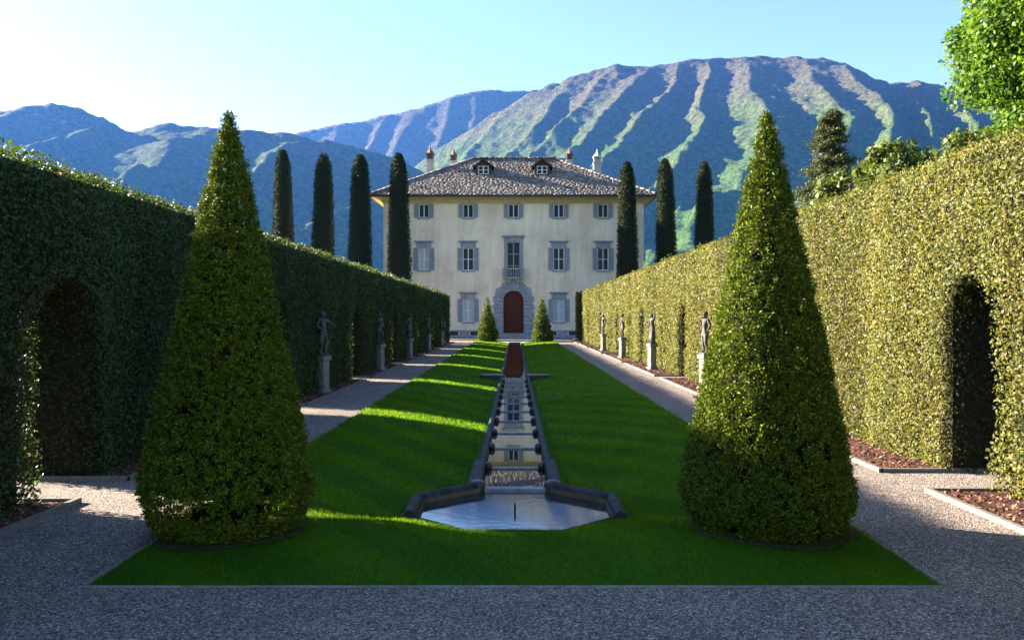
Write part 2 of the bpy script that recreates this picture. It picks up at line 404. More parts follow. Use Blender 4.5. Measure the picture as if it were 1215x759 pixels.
# lawn edging
bm = bmesh.new()
def edge_strip(bm, pts, wdt, z0, z1):
    for (xa, ya), (xb, yb) in zip(pts, pts[1:]):
        d = Vector((xb-xa, yb-ya, 0)).normalized(); nrm = Vector((-d.y, d.x, 0))*wdt/2
        vs = []
        for zz in (z0, z1):
            for (x_, y_), s_ in (((xa, ya), 1), ((xa, ya), -1), ((xb, yb), -1), ((xb, yb), 1)):
                vs.append(bm.verts.new((x_+nrm.x*s_, y_+nrm.y*s_, float(g(y_))+zz)))
        for f in ((0,1,2,3),(7,6,5,4),(0,4,5,1),(1,5,6,2),(2,6,7,3),(3,7,4,0)): bm.faces.new([vs[i] for i in f])
edge_strip(bm, [(-LW-.012, LY1), (-LW-.012, LY0-.02)], .024, -.05, .026)
edge_strip(bm, [(LW+.012, LY1), (LW+.012, LY0-.02)], .024, -.05, .026)
edge_strip(bm, [(-LW-.05, LY0-.012), (LW+.09, LY0-.012)], .018, -.05, .012)
o = bm_obj('lawn_edging', bm, M['edge_metal']); tag(o, kind='structure')

# pool ---------------------------------------------------------------
POOL_TOP = float(g(PC)) + .055
WATER_Z = POOL_TOP - .10
pool = empty('octagonal_pool', (0, PC, float(g(PC))))
tag(pool, 'octagonal stone garden pool with rounded dark rim at the near end of the lawn', 'pool')
def oct_pt(k, ap):
    r_ = ap/math.cos(math.pi/8); a = math.pi/8 + k*math.pi/4
    return Vector((r_*math.cos(a), r_*math.sin(a), 0))
RIMP = [(.0, -.42), (.0, -.065), (.010, -.034), (.034, -.010), (.06, 0), (.085, -.004), (.11, -.024), (.125, -.06), (.13, -.09), (.13, -.25)]  # offset inward, height
gz = float(g(PC))
for k in range(8):
    if k == 1: continue                # the back side is open to the rill
    bm = bmesh.new(); rows = []
    drop = -.07 if k in (4, 5, 6) else 0
    for s_ in (0.006, .33, .66, .994):
        row = []
        for off, hh in RIMP:
            A, B = oct_pt(k, PA-off), oct_pt(k+1, PA-off)
            pnt = A.lerp(B, s_)
            row.append(bm.verts.new((pnt.x, pnt.y, POOL_TOP-gz+hh+drop)))
        rows.append(row)
    for a, b_ in zip(rows, rows[1:]):
        for i in range(len(RIMP)-1): bm.faces.new((a[i], a[i+1], b_[i+1], b_[i]))
    bm.faces.new(rows[0]); bm.faces.new(rows[-1][::-1])
    bm_obj('rim_stone', bm, M['rim'], pool)
bm = bmesh.new()
for k in range(8):
    A, B = oct_pt(k, PA-.132), oct_pt(k+1, PA-.132)
    vs = [bm.verts.new((A.x, A.y, POOL_TOP-gz-.052)), bm.verts.new((B.x, B.y, POOL_TOP-gz-.052)), bm.verts.new((B.x, B.y, POOL_TOP-gz-.6)), bm.verts.new((A.x, A.y, POOL_TOP-gz-.6))]
    if k != 1: bm.faces.new(vs)
bm.faces.new([bm.verts.new((*oct_pt(k, PA-.15).xy, POOL_TOP-gz-.6)) for k in range(8)])
bm_obj('basin', bm, M['basin'], pool)
bm = bmesh.new(); lathe(bm, [(.009, -.3), (.009, .06), (.006, .065), (.006, .085), (.003, .09)], 0, .02, WATER_Z-gz, 8)
bm_obj('fountain_nozzle', bm, M['bronze'], pool)
bm = bmesh.new(); bm.faces.new([bm.verts.new((*(oct_pt(k, PA-.128)+Vector((0, PC, 0))).xy, WATER_Z)) for k in range(8)])
o = bm_obj('water', bm, M['pool_water']); tag(o, kind='structure')

# rill ----------------------------------------------------------------
rill = empty('water_channel', (0, PC+PA, 0))
tag(rill, 'long stepped stone water channel with knobbed rims running down the lawn to the villa', 'water channel')
y_start = PC+PA-.02
STEP = 1.62
joints = [y_start + 1.62*i for i in range(11)]      # 9.2 .. 25.4
def rloc(o): o.location.y = -(PC+PA); return o
def rim_piece(y0, y1, xin, xout, s, top):
    bm = bmesh.new(); prof = [(xin, -.45), (xin, top-.035), (xin+.015, top-.01), (xin+.04, top), (xout-.03, top+.003), (xout-.008, top-.014), (xout, top-.04), (xout, -.45)]
    rows = []
    for yy in (y0+.004, (y0+y1)/2, y1-.004):
        rows.append([bm.verts.new((s*a, yy, float(g(yy))+z)) for a, z in prof])
    for a, b_ in zip(rows, rows[1:]):
        for i in range(len(prof)-1): bm.faces.new((a[i], a[i+1], b_[i+1], b_[i]))
    bm.faces.new(rows[0]); bm.faces.new(rows[-1][::-1])
    return rloc(bm_obj('rim_stone', bm, M['rim'], rill))
for i, y0 in enumerate(joints):
    y1 = y0+STEP
    wd = (.355, .50) if i == 0 else (.355, .45 - .002*i)
    for s in (-1, 1): rim_piece(y0, y1, wd[0], wd[1], s, .03 if i == 0 else 0.0)
    # water sheet of this basin
    zc = float(g(y1))-.085
    bm = bmesh.new(); bm.faces.new([bm.verts.new(c) for c in ((-.36, y0+.04, zc), (.36, y0+.04, zc), (.36, y1+.04, zc), (-.36, y1+.04, zc))])
    o = bm_obj('water', bm, M['channel_water']); tag(o, kind='structure')
    # weir slab at the near end of the basin
    zt = (float(g(y0))-.085 + .022) if i else WATER_Z+.035
    dd = .06 if i else .10
    bm = bmesh.new(); box(bm, -.348, .348, y0-dd/2, y0+dd/2, zt-.4, zt)
    rloc(bm_obj('weir', bm, M['weir'], rill, bevel=.012))
    if i:
        for s in (-1, 1):
            bm = bmesh.new(); bmesh.ops.create_uvsphere(bm, u_segments=14, v_segments=10, radius=.058, matrix=Matrix.Translation((s*.325, y0-.01, float(g(y0))-.055)) @ Matrix.Diagonal((.85, 1, 1.0, 1)))
            rloc(bm_obj('knob', bm, M['rim_dark'], rill, True))
    else:
        for s in (-1, 1):
            bm = bmesh.new(); lathe(bm, [(.085, -.4), (.085, -.03), (.07, .0), (.04, .012)], s*.385, y0-.015, POOL_TOP, 14)
            rloc(bm_obj('end_stone', bm, M['rim_dark'], rill, True))
yc = joints[-1]+STEP                                  # about 27
# cross slab
for s in (-1, 1):
    bm = bmesh.new(); vs = []
    prof = [(.35, -.16), (.95, -.12), (1.08, 0), (.95, .12), (.35, .16)]
    for zz in (-.4, .015):
        vs.append([bm.verts.new((s*a, yc+b_*1.6, float(g(yc))+zz)) for a, b_ in prof])
    n_ = len(prof)
    for i in range(n_): bm.faces.new((vs[0][i], vs[0][(i+1) % n_], vs[1][(i+1) % n_], vs[1][i]))
    bm.faces.new(vs[1]); bm.faces.new(vs[0][::-1])
    rloc(bm_obj('cross_slab', bm, M['rim_dark'], rill, bevel=.015))
bm = bmesh.new(); box(bm, -.348, .348, yc-.12, yc+.05, float(g(yc))-.5, float(g(yc))-.09); rloc(bm_obj('weir', bm, M['rim_dark'], rill, bevel=.012))
yy = yc+.26
while yy < 63:
    y1 = min(yy+3.0, 63.1)
    for s in (-1, 1): rim_piece(yy, y1, .36, .45, s, -.045)
    yy = y1
rloc(one_box('end_wall', (-.45, .45, 63.1, 63.4, float(g(63))-.45, float(g(63))-.03), M['rim_dark'], rill, .02))
for ya, yb in ((yc+.05, 39.0), (39.0, 51.0), (51.0, 63.1)):
    zc = float(g(yb))-.10
    bm = bmesh.new(); bm.faces.new([bm.verts.new(c) for c in ((-.37, ya, zc), (.37, ya, zc), (.37, yb, zc), (-.37, yb, zc))])
    o = bm_obj('water', bm, M['channel_water']); tag(o, kind='structure')

# ------------------------------------------------------------------ hedges
def arch_cut(s, u, h, hw, top):
    """inside of an arched opening: |u| half width, rounded top"""
    r_ = hw
    spring = top - r_
    return (np.abs(u) < hw) & ((h < spring) | (u*u + (h-spring)**2 < r_*r_))
ARCH_Y = [9.0 + 8.13*i for i in range(7)]
ARCH_R = [a+.5 for a in ARCH_Y]
def hedge(arches, side, face, thick, y0, y1, height, top_arch, hw, mat, label, pier=False):
    s = side
    def bulge(y, h, sd):
        return .13*vnoise(y*.95, h*.12, sd) + .07*fbm(y*2.6, h*2.6, sd+5, 2)
    def in_arch(y, h):
        r_ = np.zeros(np.shape(y), bool)
        for ay in arches:
            r_ |= arch_cut(None, y-ay, h, hw, top_arch)
        return r_
    parts = []
    def scat(n_unit, area_fn):
        pass
    def lsize(d): return .039*np.maximum(1, (d/13.0))**.62
    # strips along y so density can fall off with distance
    edges = [y0, 6.5, 9, 12, 16, 21, 28, 38, 50, y1]
    for a, b_ in zip(edges, edges[1:]):
        dmid = (a+b_)/2
        sz = float(lsize(dmid)); cov = 3.6
        if b_ <= 6.6: cov = 2.2
        rho = cov/sz**2
        # inner face
        n = int((b_-a)*height*rho)
        y = rng.uniform(a, b_, n); h = rng.uniform(0.02, height, n)
        k = ~in_arch(y, h) ; y = y[k]; h = h[k]; n = len(y)
        x = face + .0 - bulge(y, h, 11) + rng.uniform(-.03, .12, n)
        round_ = np.clip((h-(height-.12))/.12, 0, 1)**2*.08
        x = x + round_
        P = np.stack([s*x, y, h+g(y)], 1)
        Nn = np.tile([-s, 0, .0], (n, 1)).astype(float)
        parts.append((*leaves_geo(P, Nn, sz, .6, .35, 1.0, up=-.1), 0))
        # top
        n = int((b_-a)*thick*rho*.5)
        y = rng.uniform(a, b_, n); xx = rng.uniform(0, thick, n)
        h = height + .05*fbm(y*1.3, xx*1.3, 31, 3) + rng.uniform(-.08, .03, n)
        sprig = rng.random(n) < .05
        h = h + sprig*rng.uniform(0, .10, n)
        P = np.stack([s*(face+xx), y, h+g(y)], 1)
        parts.append((*leaves_geo(P, np.tile([0, 0, 1.0], (n, 1)), sz, .6, .6, 1.0, up=.3), 0))
        # outer face (coarser)
        so_ = sz*1.7; n = int((b_-a)*height*1.5/so_**2)
        y = rng.uniform(a, b_, n); h = rng.uniform(0.02, height, n)
        k = ~in_arch(y, h); y = y[k]; h = h[k]; n = len(y)
        x = face + thick + bulge(y, h, 71) + rng.uniform(-.1, .04, n)
        P = np.stack([s*x, y, h+g(y)], 1)
        parts.append((*leaves_geo(P, np.tile([s*1.0, 0, 0], (n, 1)), so_, .6, .35, 1.0), 0))
    # jambs and soffits of the openings
    for ay in arches:
        sz = float(lsize(ay)); r_ = hw; spring = top_arch-r_
        per = 2*spring + math.pi*r_
        n = int(per*thick*2.6/sz**2)
        t = rng.uniform(0, per, n); xx = rng.uniform(.0, thick, n)
        ju = np.where(t < spring, -hw, np.where(t > spring+math.pi*r_, hw, -np.cos((t-spring)/r_)*r_))
        jh = np.where(t < spring, t, np.where(t > spring+math.pi*r_, per-t, spring+np.sin((t-spring)/r_)*r_))
        nu = np.where(t < spring, 1, np.where(t > spring+math.pi*r_, -1, np.cos((t-spring)/r_)))
        nh = np.where((t >= spring) & (t <= spring+math.pi*r_), -np.sin((t-spring)/r_), 0)
        off = rng.uniform(-.06, .05, n)
        y = ay + ju - nu*off; h = np.maximum(jh - nh*off, .02)
        P = np.stack([s*(face+xx), y, h+g(y)], 1)
        Nn = np.stack([np.zeros(n), nu, nh], 1).astype(float)
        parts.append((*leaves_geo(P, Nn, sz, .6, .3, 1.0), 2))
    # ends
    for ye, ny in ((y0, -1), (y1, 1)):
        sz = .06 if ye == y0 else .13
        n = int(thick*height*3.2/sz**2)
        xx = rng.uniform(0, thick, n); h = rng.uniform(0, height, n); y = ye + ny*rng.uniform(-.08, .03, n)
        P = np.stack([s*(face+xx), y, h+g(y)], 1)
        parts.append((*leaves_geo(P, np.tile([0, ny*1.0, 0], (n, 1)), sz, .6, .35, 1.0), 0))
    # pier: squared end block standing proud of the face
    if pier:
        px0, px1, py0, py1, ph = face-.30, face+.4, y1-1.1, y1, height-.05
        for (n, fx, fy, nv) in ((2600, None, py0, (0, -1, 0)), (2600, px0, None, (-s, 0, 0))):
            h = rng.uniform(0, ph, n)
            x = rng.uniform(px0, px1, n) if fx is None else np.full(n, fx)
            y = rng.uniform(py0, py1, n) if fy is None else np.full(n, fy)
            P = np.stack([s*x, y, h+g(y)], 1) + rng.normal(size=(n, 3))*.02
            parts.append((*leaves_geo(P, np.tile(np.array(nv, float), (n, 1)), .13, .6, .3, 1.0), 0))
    # dark twiggy inside: a voxel shell with the openings cut out
    cs = .1; inset = .13
    ny_ = int(round((y1-y0-2*.1)/cs)); nz_ = int(round((height-.05)/.1)); cz_ = (height-.05)/nz_
    yc_ = y0+.1 + (np.arange(ny_)+.5)*cs; hc = (np.arange(nz_)+.5)*cz_
    YY, HH = np.meshgrid(yc_, hc, indexing='ij')
    fill = np.ones_like(YY, bool)
    for ay in arches:
        fill &= ~arch_cut(None, YY-ay, HH, hw+.07, top_arch+.07)
    Vv, Ff = [], []
    def quad(c): 
        i = len(Vv); Vv.extend(c); Ff.append((i, i+1, i+2, i+3))
    xa, xb = s*(face+inset), s*(face+thick-inset)
    for i in range(ny_):
        ya_, yb_ = y0+.1+i*cs, y0+.1+(i+1)*cs
        ga, gb = float(g(ya_)), float(g(yb_))
        j = 0
        while j < nz_:
            if not fill[i, j]: j += 1; continue
            j2 = j
            while j2 < nz_ and fill[i, j2]: j2 += 1
            za, zb = j*cz_, j2*cz_
            for x_ in (xa, xb): quad([(x_, ya_, za+ga), (x_, yb_, za+gb), (x_, yb_, zb+gb), (x_, ya_, zb+ga)])
            for z_ in (za, zb): quad([(xa, ya_, z_+ga), (xb, ya_, z_+ga), (xb, yb_, z_+gb), (xa, yb_, z_+gb)])
            j = j2
        for j in range(nz_):
            for yy_, nb in ((ya_, i-1), (yb_, i+1)):
                if fill[i, j] and (nb < 0 or nb >= ny_ or not fill[nb, j]):
                    gg = float(g(yy_)); quad([(xa, yy_, j*cz_+gg), (xb, yy_, j*cz_+gg), (xb, yy_, (j+1)*cz_+gg), (xa, yy_, (j+1)*cz_+gg)])
    if pier:
        X0, X1 = s*(px0+.06), s*px1; gg = float(g(py0)); hh_ = ph-.06
        for c in ([(X0, py0+.06, gg), (X1, py0+.06, gg), (X1, py0+.06, gg+hh_), (X0, py0+.06, gg+hh_)],
                  [(X0, py0+.06, gg), (X0, py1-.06, gg), (X0, py1-.06, gg+hh_), (X0, py0+.06, gg+hh_)],
                  [(X0, py1-.06, gg), (X1, py1-.06, gg), (X1, py1-.06, gg+hh_), (X0, py1-.06, gg+hh_)],
                  [(X0, py0+.06, gg+hh_), (X1, py0+.06, gg+hh_), (X1, py1-.06, gg+hh_), (X0, py1-.06, gg+hh_)]): quad(c)
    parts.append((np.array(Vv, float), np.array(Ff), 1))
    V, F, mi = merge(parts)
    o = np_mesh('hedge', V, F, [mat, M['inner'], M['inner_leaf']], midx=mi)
    tag(o, label, 'hedge')
    return o
FL, FR, TH = 4.5, 4.82, 1.05
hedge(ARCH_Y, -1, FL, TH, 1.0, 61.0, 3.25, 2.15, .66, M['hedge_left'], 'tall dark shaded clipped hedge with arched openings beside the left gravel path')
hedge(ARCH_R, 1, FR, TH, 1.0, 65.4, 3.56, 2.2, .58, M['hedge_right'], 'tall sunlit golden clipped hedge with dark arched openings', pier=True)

# beds, kerbs, bark chips
chipP = []
KX = 4.12
for s, face, y_end, arches in ((-1, FL, 61.0, ARCH_Y), (1, FR, 65.0, ARCH_R)):
    cuts = [1.0] + sum([[a-.58, a+.58] for a in arches], []) + [y_end]
    for a, b_ in zip(cuts[::2], cuts[1::2]):
        n_ = max(2, int((b_-a)/1.0))
        xs_ = np.sort(np.array([s*(KX+.03), s*(face+TH-.1)]))
        grid('mulch_bed', xs_, np.linspace(a, b_, n_), lambda X, Y: g(Y)+.02, M['mulch'])
        bm = bmesh.new()
        pts = [(s*(face+.6), a), (s*KX, a), (s*KX, b_), (s*(face+.6), b_)]
        edge_strip(bm, pts[:2], .05, -.04, .045); edge_strip(bm, [(s*KX, a-.025), (s*KX, b_+.025)], .05, -.04, .049); edge_strip(bm, pts[2:], .05, -.04, .045)
        o = bm_obj('kerb', bm, M['kerb']); tag(o, kind='structure')
        dn = 900 if a < 20 else 350 if a < 34 else 120
        n_ = int((b_-a)*(face-KX+.15)*dn)
        chipP.append(np.stack([s*rng.uniform(KX+.05, face+.2, n_), rng.uniform(a+.04, b_-.04, n_), np.zeros(n_)], 1))
P = np.concatenate(chipP); P[:, 2] = g(P[:, 1])+.022
sz = .05*np.maximum(1, P[:, 1]/16)**.6
V, F = leaves_geo(P, np.tile([0, 0, 1.0], (len(P), 1)), sz, .4, .1, .55, .12)
o = np_mesh('bark_chips', V, F, M['chip']); tag(o, 'reddish brown bark chips mulching the beds under both hedges', 'bark mulch', kind='stuff')

n_ = 130
P = np.stack([rng.uniform(-4.1, 4.1, n_), rng.uniform(2.6, 13, n_), np.zeros(n_)], 1)
P = P[~under_lawn(P[:, 0], P[:, 1])]; P[:, 2] = g(P[:, 1])+.006
V, F = leaves_geo(P, np.tile([0, 0, 1.0], (len(P), 1)), .035, .5, .05, .3, .1)
o = np_mesh('fallen_leaves', V, F, M['chip']); tag(o, 'scattered dry fallen leaves on the gravel paths', 'fallen leaves', kind='stuff')
# ------------------------------------------------------------------ topiary
def topiary_profile(t, r, h, squat):
    """radius at relative height t"""
    low = .22 if squat else .14
    rr = np.where(t < low, .80 + .20*np.sin(np.clip(t/low, 0, 1)*math.pi/2), 1 - (t-low)/(1-low)*.93)
    return r*rr
def cone_tree(name, loc, r, h, n_clump, per, sz, seed, mat, label, group, gap=False, core_in=.125):
    root = empty(name, loc); tag(root, label, 'topiary', group)
    rg = np.random.default_rng(seed)
    low = .10
    def prof(t):
        a = np.clip(t/low, 0, 1)
        return r*np.where(t < low, np.where(t<0,0,.80)+.20*np.sin(a*math.pi/2), np.clip(1-(t-low)/(1-low), 0, 1)**.97*.94+.06*np.cos(np.clip((t-low)/(1-low), 0, 1)*math.pi/2)**.3)
    # area-weighted heights
    tt = np.linspace(0, 1, 400); wgt = prof(tt)+.03; cdf = np.cumsum(wgt)/wgt.sum()
    t = np.interp(rg.random(n_clump), cdf, tt)
    ang = rg.uniform(0, 2*math.pi, n_clump)
    if gap:   # loose skirt with holes near the ground
        band = (t > .055) & (t < .092) & (rg.random(n_clump) < .62)
        t = t[~band]; ang = ang[~band]
    hollow = fbm(ang*5.5+7, t*26, seed+3, 2) < -.40      # small dark hollows between the sprays
    t = t[~hollow]; ang = ang[~hollow]
    n = len(t)
    lump = 1 + .025*np.sin(ang*3+seed)*np.sin(t*9) + .05*fbm(ang*2.6, t*13, seed, 3)
    rad = prof(t)*lump + rg.uniform(-.05, .015, n)*r/.73
    out = np.stack([np.cos(ang), np.sin(ang), np.full(n, .25)], 1)
    out = norm(out)
    C = np.stack([np.cos(ang)*rad, np.sin(ang)*rad, t*h], 1)
    # each clump is a little fan of needles around its own axis
    ax = norm(out + rg.normal(size=(n, 3))*.35 + np.array([0, 0, .15]))
    Cc = np.repeat(C, per, 0); Ax = np.repeat(ax, per, 0); On = np.repeat(out, per, 0)
    jit = rg.normal(size=Cc.shape)*sz*.5
    P = Cc + jit
    P[:, 2] = np.maximum(P[:, 2], .01)
    V, F = leaves_geo(P, norm(Ax), sz, .36, .8, .9, .2)
    np_mesh('foliage', V, F, mat, root)
    bm = bmesh.new()
    pr = [(max(.01, float(prof(np.array(q)))-core_in*r/.73), q*h) for q in np.linspace(.0 if not gap else .1, .965, 24)]
    lathe(bm, pr, 0, 0, 0, 28)
    if gap: lathe(bm, [(r*.45, 0), (r*.42, .05*h), (.05, .07*h)], 0, 0, 0, 24)
    bm_obj('inner_twigs', bm, M['inner'], root, True)
    bm = bmesh.new(); lathe(bm, [(.09*r/.73, -.05), (.07*r/.73, h*.4), (.02, h*.8)], 0, 0, 0, 8); bm_obj('trunk', bm, M['bark'], root, True)
    return root
zb = lambda y: float(g(y))
cone_tree('yew_cone', (-2.34, 7.30, zb(7.3)+.03), .665, 3.38, 9800, 21, .027, 3, M['yew'], 'dark shaded clipped yew cone with a ragged foot, between left hedge and pool', 'large clipped yew cones', gap=True)
cone_tree('yew_cone', (2.06, 7.30, zb(7.3)+.03), .665, 3.38, 9800, 21, .027, 5, M['yew'], 'bright sunlit clipped yew cone with shaded foot, before the golden hedge', 'large clipped yew cones')
cone_tree('small_yew_cone', (-1.95, 63.8, zb(63.8)+.02), .68, 3.12, 900, 8, .11, 8, M['yew'], 'distant yew cone before the villa, on the side of the dark hedge', 'small yew cones by the villa door')
cone_tree('small_yew_cone', (1.95, 63.8, zb(63.8)+.02), .68, 3.12, 900, 8, .11, 9, M['yew'], 'distant yew cone before the villa, on the side of the golden hedge', 'small yew cones by the villa door')
# bare soil rings under the near cones
for x_ in (-2.36, 2.07):
    bm = bmesh.new(); n_ = 28; vs = []
    for i in range(n_):
        a = 2*math.pi*i/n_; rr = .69+.04*math.sin(a*5+x_)
        px, py = x_+rr*math.cos(a), 7.3+rr*math.sin(a)
        px = max(-LW+.02, min(LW-.02, px))
        vs.append(bm.verts.new((px, py, float(lawn_h(np.array(px), np.array(py)))+.012)))
    bm.faces.new(vs)
    o = bm_obj('soil', bm, M['soil']); tag(o, kind='structure')

# cypress columns
def column_meshes(h, r, seed):
    rg = np.random.default_rng(seed)
    def prof(t):
        body = .86+.22*np.sin(np.clip(t*1.15, 0, 1)*math.pi*.55)
        body = 1.0 - .40*np.clip((t-.30)/.70, 0, 1)**1.35
        tip = np.sqrt(np.clip(1-np.clip((t-.87)/.13, 0, 1)**2, 0, 1))
        return r*body*tip
    n = 15000
    t = rg.random(n); ang = rg.uniform(0, 2*math.pi, n)
    rad = prof(t)*(1+.04*fbm(ang*2, t*14, seed, 3)) + rg.normal(size=n)*.055 - .02
    P = np.stack([np.cos(ang)*rad, np.sin(ang)*rad, t*h], 1)
    Nn = norm(np.stack([np.cos(ang), np.sin(ang), np.where(t > .93, 1.0, .3)], 1))
    V, F = leaves_geo(P, Nn, .15, .45, .5, .9, .2, up=.5)
    bm = bmesh.new(); lathe(bm, [(max(.02, float(prof(np.array(q)))-.10), q*h) for q in np.linspace(.01, .985, 26)], 0, 0, 0, 20)
    return V, F, bm
CY = 70.0
V, F, bm = column_meshes(14.6, .90, 4)
xs_c = [(-9.0, 14.55, 'tall dark cypress column nearest the villa corner, rising behind the dark hedge'),
        (-12.15, 14.40, 'second dark cypress column from the villa, behind the dark hedge'),
        (-15.15, 14.45, 'third dark cypress column from the villa, behind the dark hedge'),
        (-18.1, 14.65, 'leftmost cypress column, standing alone against the mountain next to the shaded cone'),
        (8.85, 13.85, 'sunlit cypress column overlapping the villa facade above the golden hedge'),
        (11.95, 14.1, 'dark cypress column between villa corner and the golden hedge, second from villa'),
        (14.85, 13.9, 'dark cypress column standing nearest the sunlit yew cone')]
proto = None
for i, (x_, h_, lab) in enumerate(xs_c):
    if proto is None:
        proto = empty('cypress_column', (0, 0, 0))
        fo = np_mesh('foliage', V, F, M['cypress'], proto); tw = bm_obj('inner_twigs', bm, M['inner'], proto, True)
        bm2 = bmesh.new(); lathe(bm2, [(.22, -.05), (.18, 3), (.05, 12)], 0, 0, 0, 8); tk = bm_obj('trunk', bm2, M['bark'], proto, True)
        o = proto
    else:
        o = proto.copy(); COL.objects.link(o)
        for ch in (fo, tw, tk):
            c = ch.copy(); COL.objects.link(c); c.parent = o
    tag(o, lab, 'cypress', 'clipped cypress columns flanking the villa')
    cy = CY+.5+(-x_-9)*.44 if x_ < 0 else CY+(i % 3)*.15; q = cy/CY
    o.location = (x_*q, cy, zb(cy)); o.rotation_euler = (R((i*37 % 5)-2)*.35, R((i*23 % 5)-2)*.3, i*1.3)
    wsc = (1.0 if i < 4 else .88); o.scale = (wsc*(1+.03*((i*7) % 3-1)), wsc*(1+.03*((i*5) % 3-1)), h_*q/14.6)

# ------------------------------------------------------------------ trees behind the golden hedge
def limb(bm, a, b_, r0, r1, n=7):
    a = Vector(a); b_ = Vector(b_); d = (b_-a).normalized(); u = d.orthogonal().normalized(); v_ = d.cross(u)
    r1v, r2v = [], []
    for i in range(n):
        t = 2*math.pi*i/n; q = u*math.cos(t)+v_*math.sin(t)
        r1v.append(bm.verts.new(a+q*r0)); r2v.append(bm.verts.new(b_+q*r1))
    for i in range(n): bm.faces.new((r1v[i], r1v[(i+1) % n], r2v[(i+1) % n], r2v[i]))
    bm.faces.new(r1v[::-1]); bm.faces.new(r2v)
def leafy_tree(name, loc, h, cr, cz, czr, mat, label, cat, seed, n_cl=90, leaves_per=170, sz=.15, clr=.75, cat_group=None, trunk_r=.28):
    rg = np.random.default_rng(seed)
    root = empty(name, loc); tag(root, label, cat, cat_group)
    u = norm(rg.normal(size=(n_cl, 3))); rad = rg.uniform(.35, 1, n_cl)**.6
    C = u*rad[:, None]*np.array([cr, cr, czr]) + np.array([0, 0, cz])
    C += rg.normal(size=C.shape)*.15*cr*.3
    bm = bmesh.new(); limb(bm, (0, 0, -.1), (.05, 0, cz*.75), trunk_r, trunk_r*.6, 10)
    limb(bm, (.05, 0, cz*.75), (0, .1, cz+czr*.7), trunk_r*.6, .03)
    for c in C[::2]:
        zz = max(.25*cz, c[2]-rg.uniform(.4, 1.6)*.4*czr); limb(bm, (0.03, 0, min(zz, cz+czr*.6)), tuple(c), trunk_r*.22, .012, 5)
    bm_obj('trunk', bm, M['bark'], root, True)
    csz = clr*rg.uniform(.55, 1.2, n_cl)
    Cc = np.repeat(C, leaves_per, 0); cs_ = np.repeat(csz, leaves_per)[:, None]
    d = norm(rg.normal(size=Cc.shape)); rr = rg.uniform(.25, 1, len(Cc))[:, None]**.5
    P = Cc + d*rr*cs_*np.array([1, 1, .75])
    P[:, 2] = np.maximum(P[:, 2], .1)
    Nn = norm(d + np.array([0, 0, .7]))
    V, F = leaves_geo(P, Nn, sz, .7, .2, 1.0, .2, up=-.25)
    np_mesh('crown', V, F, mat, root)
    return root
leafy_tree('maple_tree', (16.3, 26, zb(26)), 13, 3.1, 9.6, 4.1, M['maple'], 'large bright green broadleaf tree filling the upper right corner above the golden hedge', 'tree', 21, 230, 380, .14, .82)
leafy_tree('shrub', (10.2, 19.8, zb(19.8)), 5.8, .8, 5.3, .8, M['shrub'], 'small pale leafy shrub peeping over the golden hedge below the bright tree', 'shrub', 22, 30, 90, .10, .28, 'shrubs behind the golden hedge', .06)
leafy_tree('shrub', (7.2, 16.8, zb(16.8)), 4.9, .75, 4.35, .6, M['shrub'], 'bushy laurel rising over the golden hedge top beside the conifer', 'shrub', 23, 44, 110, .11, .28, 'shrubs behind the golden hedge', .06)
leafy_tree('shrub', (7.6, 20.2, zb(20.2)), 5.0, .85, 4.45, .65, M['shrub'], 'low rounded shrub at the foot of the conifer, over the hedge top', 'shrub', 24, 40, 110, .12, .28, 'shrubs behind the golden hedge', .06)
def conifer(loc, h, r, label, seed):
    rg = np.random.default_rng(seed); root = empty('conifer_tree', loc); tag(root, label, 'conifer')
    bm = bmesh.new(); limb(bm, (0, 0, -.1), (0, 0, h*.97), .22, .02, 9)
    Ps, Ns = [], []
    nb = 300
    for i in range(nb):
        t = .12+.87*((i // 15)+rg.uniform(-.4, .4))/20; z = t*h; a = rg.uniform(0, 2*math.pi)
        L_ = r*max(0, 1-t)**.95*1.22*rg.uniform(.65, 1.12)+.10
        tip = np.array([math.cos(a)*L_, math.sin(a)*L_, z+.25*L_*rg.uniform(-.9, .3)])
        b0 = np.array([0, 0, z]); limb(bm, tuple(b0), tuple(tip), .03, .008, 5)
        m_ = 240; q = rg.uniform(.15, 1.05, m_)[:, None]
        P = b0+(tip-b0)*q + rg.normal(size=(m_, 3))*np.array([.19, .19, .10])*(.5+L_*.4)
        Ps.append(P); Ns.append(norm(np.stack([np.full(m_, math.cos(a)), np.full(m_, math.sin(a)), np.full(m_, .6)], 1)))
    bm_obj('trunk', bm, M['bark'], root, True)
    V, F = leaves_geo(np.concatenate(Ps), np.concatenate(Ns), .14, .4, .7, .9, .2)
    np_mesh('crown', V, F, M['conifer'], root)
conifer((15.9, 45, zb(45)), 12.5, 3.2, 'dark green conifer with layered branches rising behind the golden hedge', 31)

